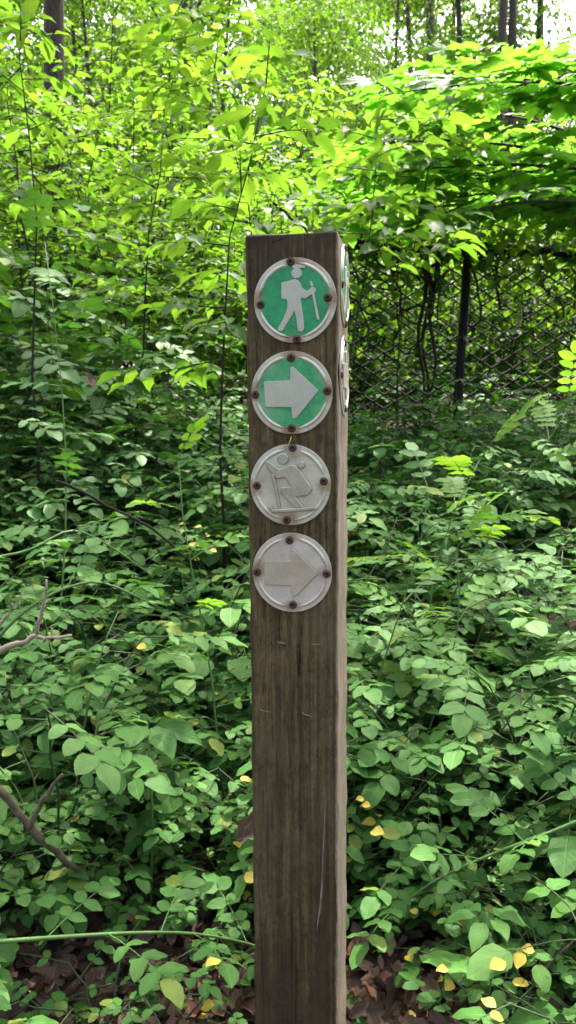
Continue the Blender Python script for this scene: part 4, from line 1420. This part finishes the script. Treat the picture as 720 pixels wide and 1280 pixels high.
for u, Y, ms, sc, lab in [(545, 24, 0, 1.0, 'leftmost dark straight trunk in the row at the top right'), (585, 27, 1, .9, 'thinnest dark straight trunk, second in the row at the top right'), (626, 22, 2, .95, 'dark thick straight trunk in the middle of the row at the top right'),
                          (648, 26, 0, 1.05, 'leaning dark trunk just right of the thick one at the top right'), (672, 30, 1, 1.0, 'pale trunk against the white sky at the top right'), (684, 34, 2, 1.0, 'rightmost thin pale trunk against the white sky'),
                          (232, 18, 1, 1.1, 'dark trunk high above the bushes, upper left of the post'), (490, 20, 2, .6, 'slender grey trunk rising right of the post above the saplings'), (175, 23, 0, .9, 'thin twin-looking trunk at the top, left of centre')]:
    p = P(u, 40, Y)
    tree((row if u > 500 else tall)[ms], (p[0], Y, ground(p[0], Y)), rg.rand() * 6.28, sc, lab)
for x, y, sc in [(-6, 15, 1.0), (-3.6, 16, .9), (-1.4, 15.5, .85), (.6, 17, .9), (-8, 19, 1.2), (-5, 20, 1.2), (-2.2, 21, 1.2), (0.5, 22, 1.1), (3.4, 19, .6), (8.5, 20, .7), (2.2, 25, 1.0), (-7, 26, 1.4), (-3.5, 28, 1.5), (.2, 30, 1.4), (10, 26, .8), (3, 33, 1.2), (12.5, 33, 1.2), (4.6, 29, 1.9), (6.6, 34, 2.2), (7.5, 29, 1.55), (10.4, 29, 1.1)]:
    tree(mids[rg.randint(4)], (x, y, ground(x, y)), rg.rand() * 6.28, sc, 'leafy background tree in the sunlit wood beyond the bushes', 'background trees of the sunlit wood')


def far_wood():
    rng = np.random.RandomState(800)
    clumps = []
    for k in range(620):
        y = rng.uniform(42, 75); x = rng.uniform(-1, 1) * y * .6
        hmax = (36 if x < .08 * y else 36 if x < .27 * y else 11) * (.8 + .25 * math.sin(x * .35))
        clumps.append((np.array([x, y, ground(x, min(y, 40)) + rng.uniform(.5, hmax)]), rng.uniform(1.4, 2.6)))
    arr = crown_leaves(rng, clumps, 90, .38)
    o = mk('distant_woodland', Leaves().mesh('distant_woodland', T_far, rng, arr), M_crown)
    tag(o, 'hazy mass of far trees closing the view behind the wood', 'woodland', kind='stuff')


far_wood()

# ------------------------------------------------------------------ light
SUN_EL, SUN_AZ = R(66), R(18)      # azimuth measured from +y towards +x
w = bpy.data.worlds.new("World")
scene.world = w
w.use_nodes = True
ns, ln = w.node_tree.nodes, w.node_tree.links
ns.clear()
sky = ns.new('ShaderNodeTexSky'); sky.sky_type = 'NISHITA'; sky.sun_disc = False
sky.sun_elevation = SUN_EL; sky.sun_rotation = SUN_AZ
sky.air_density = 0.6; sky.dust_density = 8.0; sky.ozone_density = 0.3
bg = ns.new('ShaderNodeBackground'); bg.inputs['Strength'].default_value = 0.15
out = ns.new('ShaderNodeOutputWorld')
ln.new(sky.outputs[0], bg.inputs[0]); ln.new(bg.outputs[0], out.inputs[0])
sd = bpy.data.lights.new('sun', 'SUN'); sd.energy = 2.4; sd.angle = R(.55); sd.color = (1, .95, .86)
so = bpy.data.objects.new('sun', sd); COL.objects.link(so)
dirv = Vector((math.sin(SUN_AZ) * math.cos(SUN_EL), math.cos(SUN_AZ) * math.cos(SUN_EL), math.sin(SUN_EL)))
so.rotation_euler = dirv.to_track_quat('Z', 'Y').to_euler()
so.location = (5, 15, 30)

# ------------------------------------------------------------------ render settings
vs = scene.view_settings
scene.display_settings.display_device = 'sRGB'
vs.view_transform = 'Standard'; vs.look = 'None'; vs.gamma = 1.0; vs.use_curve_mapping = False
vs.exposure = 2.65
scene.render.engine = 'CYCLES'
cy = scene.cycles
cy.use_denoising = True
cy.max_bounces = 7; cy.diffuse_bounces = 4; cy.glossy_bounces = 2; cy.transmission_bounces = 5; cy.transparent_max_bounces = 4
cy.sample_clamp_indirect = 6
cy.use_adaptive_sampling = True; cy.adaptive_threshold = 0.01
